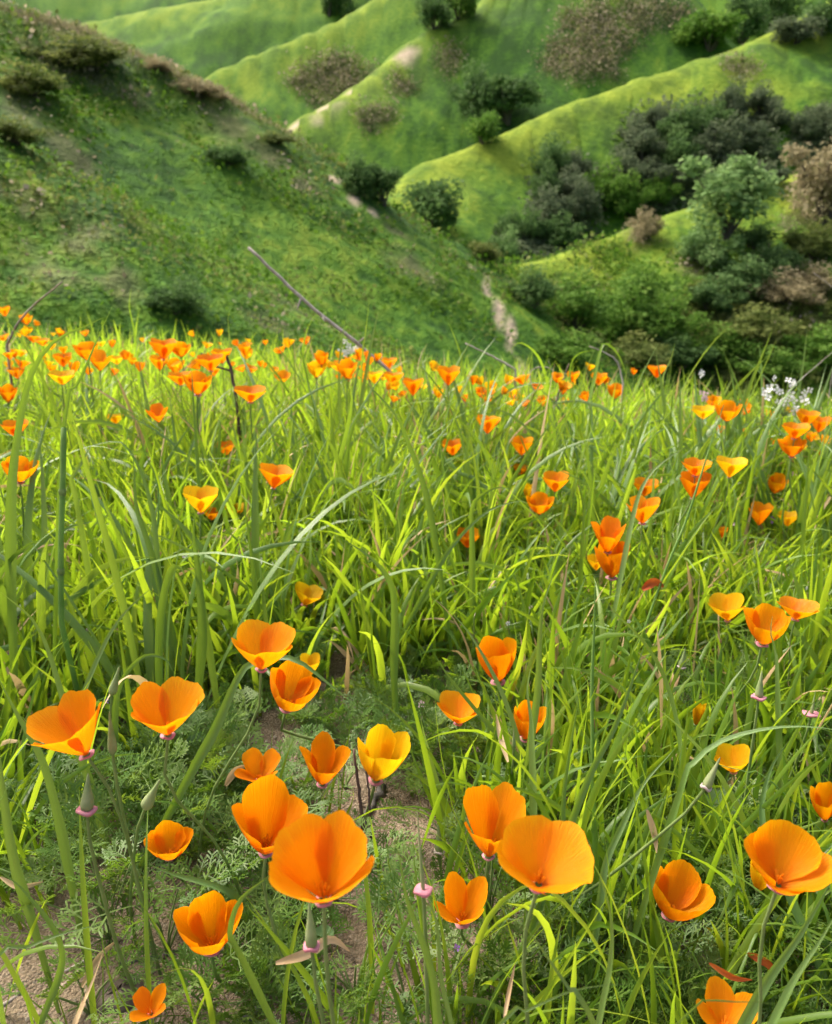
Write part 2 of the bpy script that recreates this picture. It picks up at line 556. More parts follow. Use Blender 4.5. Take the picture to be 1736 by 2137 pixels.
# majority owner of each face
fo = IDX.ravel()[Q[:, 0]]
HLAB = {
    'left': 'steep shaded green hillside filling the left with leafy cover', 'low': 'low golden green spur in front of the left hillside',
    'near': 'shrubby spur behind the right edge of the meadow', 'bright': 'long bright green spur running down from top right to the gully',
    'middle': 'green spur with a pale tan trail along its crest', 'upper': 'green spur with a lime crest behind the trail spur',
    'round': 'smooth rounded green hill at the top of the picture', 'far': 'farthest green slope in the top left corner',
    'back': 'tall green slope with brown scrub behind the long bright spur', 'own': 'slope falling from the meadow into the canyon'}
VALL = np.stack([X, Y, Z], -1).reshape(-1, 3)
for i, k in enumerate(RK + ['own']):
    F = Q[fo == i]
    if not len(F):
        continue
    used = np.unique(F)
    mp = np.zeros(len(VALL), np.int64); mp[used] = np.arange(len(used))
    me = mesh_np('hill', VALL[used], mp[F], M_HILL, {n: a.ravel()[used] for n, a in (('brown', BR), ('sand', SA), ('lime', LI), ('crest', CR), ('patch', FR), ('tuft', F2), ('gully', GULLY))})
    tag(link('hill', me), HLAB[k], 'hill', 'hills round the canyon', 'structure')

# ------------------------------------------------------------------ leaf clouds, shrubs and trees


def leaf_quads(P, size, nrm_bias=None, rng=R, asp=.6):
    n = len(P)
    a = norm(rng.normal(size=(n, 3)))
    b = norm(np.cross(a, rng.normal(size=(n, 3)) if nrm_bias is None else nrm_bias + .5 * rng.normal(size=(n, 3))))
    s = (np.asarray(size) * rng.uniform(.6, 1.3, n))[:, None]
    a, b = a * s, b * s * asp
    V = np.stack([P - a, P + b, P + a, P - b], 1).reshape(-1, 3)
    F = np.arange(4 * n).reshape(-1, 4)
    return V, F


def crown_mesh(name, mat, nlobe, nleaf, size, seed, flat=.8, hang=0.0):
    """A crown about 2 wide and 2 high round the origin's upper half, of many small leaves on uneven lobes."""
    rng = np.random.default_rng(seed)
    c = norm(rng.normal(size=(nlobe, 3))) * rng.uniform(.15, .95, (nlobe, 1)) * rng.uniform(.7, 1.2, 3)
    c[:, 2] = c[:, 2] * flat + .15
    rad_ = rng.uniform(.16, .46, nlobe)
    k = rng.integers(0, nlobe, nleaf)
    d = norm(rng.normal(size=(nleaf, 3)))
    r = rad_[k] * rng.uniform(.25, 1.0, nleaf) ** .35
    P = c[k] + d * r[:, None]
    P += .075 * rng.normal(size=P.shape)
    if hang:
        P[:, 2] -= hang * rng.random(nleaf) ** 2 * np.hypot(P[:, 0], P[:, 1])
    P[:, 2] += .85
    P[:, 2] = np.abs(P[:, 2])
    V, F = leaf_quads(P, size, d, rng)
    rnd = np.repeat(np.clip(.55 * rng.random(nleaf) + .45 * rng.random(nlobe)[k], 0, 1), 4)
    return mesh_np(name, V, F, mat, {'rnd': rnd, 't': np.full(4 * nleaf, .6)}, smooth=False), c


def leafmat(name, a, b, c, trans=.4):
    M = Mat(name)
    col = M.ramp(M.attr('rnd'), [(0., a), (.5, b), (1., c)])
    return M.finish(col, .7, trans, col, None, .1)


LM = {
    'dust': leafmat('grey_brush', (.19, .17, .10), (.29, .255, .165), (.42, .37, .26)),
    'oak': leafmat('dark_leaves', (0.053, 0.112, 0.033), (0.088, 0.165, 0.047), (0.153, 0.248, 0.077)),
    'sage': leafmat('grey_scrub', (0.065, 0.100, 0.050), (0.109, 0.147, 0.073), (0.177, 0.212, 0.118)),
    'green': leafmat('bush_leaves', (0.065, 0.153, 0.021), (0.112, 0.224, 0.031), (0.201, 0.319, 0.059)),
    'willow': leafmat('pale_leaves', (0.118, 0.212, 0.065), (0.177, 0.295, 0.094), (0.283, 0.401, 0.142)),
    'cover': leafmat('hill_cover', (.05, .125, .010), (.09, .19, .016), (.16, .27, .035)),
    'tan': leafmat('dry_scrub', (.18, .16, .075), (.29, .25, .135), (.42, .36, .22)),
    'olive': leafmat('olive_scrub', (0.077, 0.118, 0.028), (0.136, 0.177, 0.042), (0.224, 0.248, 0.071)),
}
M_TRUNK = simple('trunk_bark', (.05, .042, .034), (.11, .095, .08), 12, .9, 0, .5, .02)
CROWN = {}
for k in LM:
    CROWN[k] = [crown_mesh('crown', LM[k], 19, 3400, .07 if k != 'tan' else .06, 40 + s, .8 if k != 'willow' else 1.0, .25 if k == 'willow' else 0) for s in range(5)]


def branch_mesh(c, seed):
    rng = np.random.default_rng(seed)
    parts = []
    for q in c[:8]:
        e = q + [0, 0, .8]
        m = e * .5 + rng.normal(size=3) * .06
        parts.append(tube(spline([(0, 0, -.15), m * [.7, .7, 1], e], 5), np.linspace(.05, .012, 5), 5, False))
    V, F = join(parts)
    return mesh_np('branch', V, F, M_TRUNK)


BRANCH = {k: [branch_mesh(c, 3) for _, c in CROWN[k]] for k in CROWN}


def shrub(u, v, w, h, kind, label, cat='shrub', name='shrub', group=None, trunk=False):
    p = hit_hill(u, v)
    if p is None:
        return
    d = (p - CAM) @ FW
    W, H = 1.3 * w / FPX * d, 1.2 * h / FPX * d
    s = int(abs(u * 7 + v * 3)) % 5
    root = thing(name, p, label, cat, group)
    root.rotation_euler = (R.normal() * .08, R.normal() * .08, R.uniform(0, 6.28))
    lift = .22 * H if trunk else -.06 * H
    cr = link('crown', CROWN[kind][s][0], root, (0, 0, lift))
    cr.scale = (W / 1.75 * R.uniform(.85, 1.1), W / 1.75 * R.uniform(.8, 1.05), (H - lift) / 1.75 * R.uniform(.85, 1.1))
    b = link('branch' if not trunk else 'trunk', BRANCH[kind][s], root, (0, 0, lift * .7))
    b.scale = (W / 1.75, W / 1.75, (H - lift * .7) / 1.85)
    return root


shrub(993, 278, 78, 92, 'oak', 'round dark green tree leftmost of the pair below the trail spur', 'tree', 'tree', None, True)
shrub(1062, 270, 100, 74, 'oak', 'broad grey green tree right of the round dark tree by the long bright spur', 'tree', 'tree', None, True)
shrub(1008, 300, 62, 52, 'green', 'small rounded bush below the pair of dark trees')
shrub(898, 480, 112, 92, 'oak', 'big round dark bush low on the tip of the long bright spur')
shrub(745, 405, 60, 50, 'oak', 'dark bush in the gully just behind the left hillside crest')
shrub(800, 428, 78, 62, 'oak', 'dark bush in the gully touching the tip of the bright spur')
shrub(905, 62, 70, 58, 'oak', 'dark shrub at the top of the trail spur, left one of two')
shrub(955, 42, 70, 60, 'green', 'mid green shrub at the top of the trail spur, right one of two')
shrub(688, 34, 62, 60, 'oak', 'dark shrub at the top edge between the two upper spurs')
shrub(1480, 108, 105, 62, 'green', 'pale green bush just behind the crest of the bright spur')
shrub(1545, 92, 80, 70, 'oak', 'dark tree behind the crest of the bright spur beside the pale bush')
shrub(1610, 60, 100, 72, 'oak', 'dark tree at the top right edge behind the bright crest')
shrub(1660, 92, 90, 40, 'sage', 'grey shrub on the bright crest near the top right corner')
shrub(1715, 72, 80, 55, 'oak', 'dark shrub in the top right corner')
for (u, v, w, h) in [(1420, 300, 70, 50), (1475, 275, 70, 48), (1530, 255, 60, 55), (1585, 240, 60, 48), (1610, 275, 55, 45), (1325, 300, 50, 40), (1375, 270, 50, 40), (1340, 345, 70, 52),
                     (1410, 350, 70, 50), (1480, 340, 70, 55), (1550, 320, 70, 56), (1590, 345, 60, 48), (1300, 385, 64, 50), (1365, 400, 70, 54), (1440, 395, 66, 48), (1530, 380, 60, 46), (1600, 390, 60, 40)]:
    shrub(u, v, w, h, random.choice(['sage', 'sage', 'oak', 'sage']), 'dark grey green shrub in the dense scrub patch on the face of the bright spur', 'shrub', 'shrub', 'shrubs of the big scrub patch')
for (u, v, w, h) in [(1155, 370, 60, 52), (1200, 380, 50, 46), (1135, 420, 52, 52), (1190, 425, 60, 54), (1150, 470, 66, 56), (1215, 470, 60, 60), (1110, 505, 60, 46), (1170, 515, 70, 52), (1060, 500, 56, 40)]:
    shrub(u, v, w, h, random.choice(['sage', 'oak', 'oak']), 'dark shrub in the column of scrub running down the bright spur to the gully', 'shrub', 'shrub', 'shrubs in the scrub column')
for (u, v, w, h) in [(1260, 440, 70, 66), (1310, 450, 70, 62), (1370, 430, 60, 44)]:
    shrub(u, v, w, h, 'green', 'green bush in the hollow between the scrub column and the big scrub patch', 'shrub', 'shrub', 'green bushes in the hollow')
for (u, v, w, h) in [(1690, 300, 66, 46), (1735, 310, 60, 56), (1715, 270, 50, 36)]:
    shrub(u, v, w, h, 'sage', 'grey scrub bush above the spur crest at the right edge', 'shrub', 'shrub', 'grey bushes at the right edge')
shrub(1050, 545, 52, 46, 'willow', 'small pale green bush where the gullies meet beside the sandy bank')
shrub(1008, 545, 60, 34, 'olive', 'olive bush right above the sandy bank')
shrub(1512, 515, 150, 128, 'willow', 'large pale willowy tree standing on the near right spur', 'tree', 'tree', None, True)
shrub(1470, 560, 90, 64, 'willow', 'paler lower bush at the left foot of the large willowy tree', 'shrub')
shrub(1570, 520, 60, 44, 'oak', 'dark bush at the right foot of the large willowy tree')
shrub(1345, 500, 52, 50, 'tan', 'tan dry bush on the crest of the near right spur')
shrub(1722, 470, 130, 150, 'tan', 'large tan dry shrub at the right edge above the near spur')
shrub(1290, 715, 112, 90, 'green', 'big green bush in the middle of the thicket below the right spur', 'shrub', 'shrub', 'thicket below the near right spur')
for (u, v, w, h, k, l) in [
    (1200, 690, 110, 86, 'green', 'round green bush at the left end of the thicket'), (1375, 720, 130, 96, 'green', 'wide green bush at the right end of the thicket'),
    (1330, 640, 90, 70, 'green', 'green bush at the back of the thicket'), 
    (1110, 640, 90, 60, 'oak', 'dark bush between the sandy bank and the thicket'), (1150, 630, 70, 36, 'olive', 'low olive bush below the tip of the near spur'),
    (1180, 760, 120, 60, 'green', 'low green bush at the front left of the thicket'), (1420, 770, 110, 60, 'oak', 'dark bush at the front right of the thicket'),
    (1330, 775, 110, 60, 'olive', 'olive bush in front of the thicket'),
    (1540, 610, 110, 66, 'oak', 'dark bush on the diagonal band below the willowy tree'), (1610, 575, 100, 60, 'oak', 'dark bush higher on the diagonal band at right'),
    (1690, 540, 100, 60, 'olive', 'olive bush at the right end of the diagonal band'), (1480, 655, 90, 66, 'oak', 'dark bush at the lower end of the diagonal band'),
    
    (1640, 640, 110, 60, 'tan', 'dry tan bush low on the right slope'), (1560, 720, 120, 60, 'olive', 'olive bush low on the right slope above the white flowers'),
    (1690, 610, 90, 50, 'tan', 'dry tan bush at the right edge of the low slope'), (1700, 760, 120, 66, 'green', 'green bush at the right edge above the poppies'),
    (1500, 760, 110, 60, 'green', 'green bush low on the right slope above the orange poppies'), (1600, 790, 110, 56, 'green', 'green bush behind the white flower head'),
    (370, 655, 100, 74, 'oak', 'dark rounded bush at the foot of the left hillside'), (175, 140, 140, 54, 'olive', 'dark olive scrub on the left hillside crest'),
    (420, 205, 90, 36, 'tan', 'brown dry scrub on the left hillside crest'), (480, 345, 70, 50, 'oak', 'dark bush midway up the left hillside'),
    (330, 150, 70, 26, 'tan', 'brown tuft higher on the left hillside crest'), (30, 300, 90, 60, 'olive', 'grey scrub at the left edge above the golden spur'),
    (580, 300, 60, 24, 'olive', 'olive tuft low on the left hillside crest'), (60, 200, 110, 60, 'olive', 'grey scrub at the left edge of the upper hillside')]:
    f_ = .9 if u > 1080 else 1.0
    shrub(u, v, w * f_, h * f_ * (.7 if u < 600 else 1), k, l)

far_w = ((PZ > 0) & (PU > -60) & (PU < PW + 60) & (PV > -40) & (PV < 620) & (RR >= 60) & (RR < 330)) * RR * (BR > .25)
far_i = R.choice(X.size, 26000, p=(far_w / far_w.sum()).ravel())
# leafy cover, brush and grass standing on the hillsides (nobody could count it)
vis = (PZ > 0) & (PU > -150) & (PU < PW + 150) & (PV > -60) & (PV < 900) & (RR > 14)
wgt = vis * RR ** 1.0 * (RR < 60)
flat_i = R.choice(X.size, 95000, p=(wgt / wgt.sum()).ravel())


def jitter(fi):
    x = X.ravel()[fi]; y = Y.ravel()[fi]; r_ = RR.ravel()[fi]
    x = x + R.normal(size=len(fi)) * r_ * .006; y = y + R.normal(size=len(fi)) * r_ * .006
    z = np.maximum(hills(x, y)[0], meadow(x, y) - .05)
    return x, y, z, r_


# low scrub between the single shrubs of the scrub patches
SCRUB = [(1460, 310, 190, 90, 'bright'), (1350, 400, 110, 50, 'bright'), (1180, 440, 75, 110, 'bright'), (1100, 520, 70, 30, 'bright'), (1710, 300, 60, 60, 'bright'), (1500, 650, 100, 50, 'near'), (1250, 710, 170, 70, 'near'),
         (1640, 610, 100, 36, 'near'), (1600, 760, 160, 60, 'near'), (1110, 660, 70, 40, 'near'), (1680, 660, 100, 60, 'near')]
for (u, v, ru, rv, rk) in SCRUB:
    d2 = ((PU - u) / ru) ** 2 + ((PV - v) / rv) ** 2
    cand = np.nonzero(((d2 < 1.1) & (IDX == RK.index(rk)) & (PZ > 0) & (fbm(*lp(X, Y, .03), 2, 3) > -.25 + .5 * (d2 - .6))).ravel())[0]
    if len(cand) < 20: continue
    fi = R.choice(cand, 3600)
    x, y, z, r_ = jitter(fi)
    tall = .5 + .5 * fbm(*lp(x, y, .012), 1, 3)
    P = np.stack([x, y, z + R.random(len(x)) ** .7 * r_ * .014 * tall], -1)
    V, F = leaf_quads(P, r_ * .0026, np.array([0, 0, 1.0]), R, .75)
    tag(link('low_scrub', mesh_np('low_scrub', V, F, LM['sage' if rk == 'bright' else 'olive'], {'rnd': np.repeat(np.clip(tall * .7 + .3 * R.random(len(x)), 0, 1), 4)}, smooth=False)),
        'low dark scrub filling the gaps between the shrubs', 'undergrowth', None, 'stuff')

x, y, z, r_ = jitter(flat_i)
cl = fbm(x / 2.6, y / 2.6, 7, 3)
keep = R.random(len(x)) < np.clip(.45 + 1.2 * cl, .08, 1)
x, y, z, r_, cl = x[keep], y[keep], z[keep], r_[keep], cl[keep]
bsel = BR.ravel()[flat_i][keep]
sz = (r_ * .0017 + .009) * R.uniform(.6, 1.7, len(x))
P = np.stack([x, y, z + R.random(len(x)) ** 2 * sz * 5 - 3 * (SA.ravel()[flat_i][keep] > .2)], -1)
ol = fbm(*lp(x, y, .09, 3), 1, 3) + .35 * R.normal(size=len(x))


def cover_mesh(sel, mat, nm, lab):
    V, F = leaf_quads(P[sel], sz[sel], np.array([0, 0, 1.0]), R, .75)
    rnd = np.repeat(np.clip(R.random(sel.sum()) ** 1.3 * .8 + .35 * (cl[sel] + .3), 0, 1), 4)
    tag(link(nm, mesh_np(nm, V, F, mat, {'rnd': rnd}, smooth=False)), lab, 'undergrowth', None, 'stuff')


cover_mesh((bsel < .35) & (ol < .15), LM['cover'], 'leafy_cover', 'leafy green ground cover on the near hillsides')
cover_mesh((bsel < .35) & (ol >= .15), LM['olive'], 'leafy_cover', 'olive green ground cover on the near hillsides')
_rb = R.random(len(x))
cover_mesh((bsel >= .35) & (_rb < .4), LM['dust'], 'dry_brush', 'grey tan dry brush on the near hillsides')
cover_mesh((bsel >= .35) & (_rb >= .4) & (_rb < .8), LM['olive'], 'dry_brush', 'olive brush in the dry patches on the near hillsides')
# dry grass standing along the left hillside's crest
cw = (KIND == RK.index('left')) * np.exp(-(BD / 1.3) ** 2) * (PU > -100) * (PU < 1150) * (PZ > 0) * RR
ci = R.choice(X.size, 7000, p=(cw / cw.sum()).ravel())
xc, yc, zc, rc = jitter(ci)
CREST_GRASS = np.stack([xc, yc, zc - .03], -1)
x, y, z, r_ = jitter(far_i)
cl = fbm(*lp(x, y, .02), 7, 3)
bsel = BR.ravel()[far_i]
sz = r_ * .0010 * R.uniform(.6, 1.6, len(x))
P = np.stack([x, y, z + R.random(len(x)) * sz * np.where(bsel > .25, 7, .8)], -1)
cover_mesh((bsel > .25) & (R.random(len(x)) < .5), LM['dust'], 'dry_brush', 'patches of grey brown dry brush on the far slopes')
cover_mesh((bsel > .25) & (R.random(len(x)) < .3), LM['olive'], 'dry_brush', 'olive brush in the dry patches on the far slopes')

# ------------------------------------------------------------------ meadow ground
gx = np.concatenate([np.linspace(-8, -1.6, 50)[:-1], np.linspace(-1.6, 1.6, 330), np.linspace(1.6, 8, 50)[1:]])
gy = np.concatenate([np.linspace(-4, .3, 24)[:-1], np.linspace(.3, 1.6, 230), np.linspace(1.6, 9.5, 150)[1:]])
MX, MY = np.meshgrid(gx, gy, indexing='ij')
MZ2 = meadow(MX, MY)
near = np.clip(1.7 - MY, 0, 1) * (np.abs(MX) < 1.7)
MZ2 = MZ2 + near * (.007 * fbm(MX * 14, MY * 14, 2, 4) + .0035 * fbm(MX * 60, MY * 60, 5, 2))
nx, ny = MX.shape
ii, jj = np.meshgrid(np.arange(nx - 1), np.arange(ny - 1), indexing='ij')
Q = np.stack([ii * ny + jj, (ii + 1) * ny + jj, (ii + 1) * ny + jj + 1, ii * ny + jj + 1], -1).reshape(-1, 4)
M = Mat('sandy_soil')
n1, n2, n3 = M.noise(5, 4), M.noise(60, 4), M.noise(420, 2)
vo = M.n('ShaderNodeTexVoronoi', Scale=330.0, Vector=M.coord())
grain = M.ramp(vo.outputs['Color'], [(.0, (.13, .10, .07)), (.45, (.235, .18, .12)), (.8, (.36, .29, .21)), (1., (.55, .48, .39))])
col = M.mix(.55, grain, M.ramp(M.math('ADD', M.math('MULTIPLY', n1, .5), M.math('MULTIPLY', n2, .5)), [(.3, (.13, .098, .066)), (.55, (.24, .185, .125)), (.75, (.34, .27, .19))]))
hh = M.math('ADD', M.math('MULTIPLY', vo.outputs['Distance'], -.8), M.math('ADD', n2, M.math('MULTIPLY', n3, .6)))
M_SOIL = M.finish(col, .95, 0, None, M.bump(hh, .9, .004), .15)
tag(link('meadow_ground', mesh_np('meadow_ground', np.stack([MX, MY, MZ2], -1).reshape(-1, 3), Q, M_SOIL)),
    'sandy brown soil under the poppy meadow', 'ground', None, 'structure')

# gravel and grit lying on the bare patches
n = 5200
gxp, gyp = R.uniform(-.75, .6, n), R.uniform(.42, 1.5, n)
gs = .0009 + .0034 * R.random(n) ** 4
ico = np.array([(1, 0, 0), (-1, 0, 0), (0, 1, 0), (0, -1, 0), (0, 0, 1), (0, 0, -1)], float)
icf = np.array([(0, 2, 4), (2, 1, 4), (1, 3, 4), (3, 0, 4), (2, 0, 5), (1, 2, 5), (3, 1, 5), (0, 3, 5)])
V = ico[None] * gs[:, None, None] * R.uniform(.6, 1.3, (n, 6, 1))
th = R.uniform(0, 6.28, n); c_, s_ = np.cos(th)[:, None], np.sin(th)[:, None]
V = np.stack([V[..., 0] * c_ - V[..., 1] * s_, V[..., 0] * s_ + V[..., 1] * c_, V[..., 2] * .7], -1)
V = V + np.stack([gxp, gyp, meadow(gxp, gyp) + gs * .3 + .001], -1)[:, None]
M = Mat('gravel')
M_GRAVEL = M.finish(M.ramp(M.attr('rnd'), [(0., (.12, .095, .07)), (.6, (.27, .22, .16)), (.9, (.42, .36, .28)), (1., (.62, .58, .52))]), .85, 0, None, None, .2)
tag(link('gravel', mesh_np('gravel', V.reshape(-1, 3), (icf[None] + 6 * np.arange(n)[:, None, None]).reshape(-1, 3), M_GRAVEL, {'rnd': np.repeat(R.random(n), 6)}, smooth=False)),
    'pale grit and small gravel scattered over the bare soil', 'gravel', None, 'stuff')

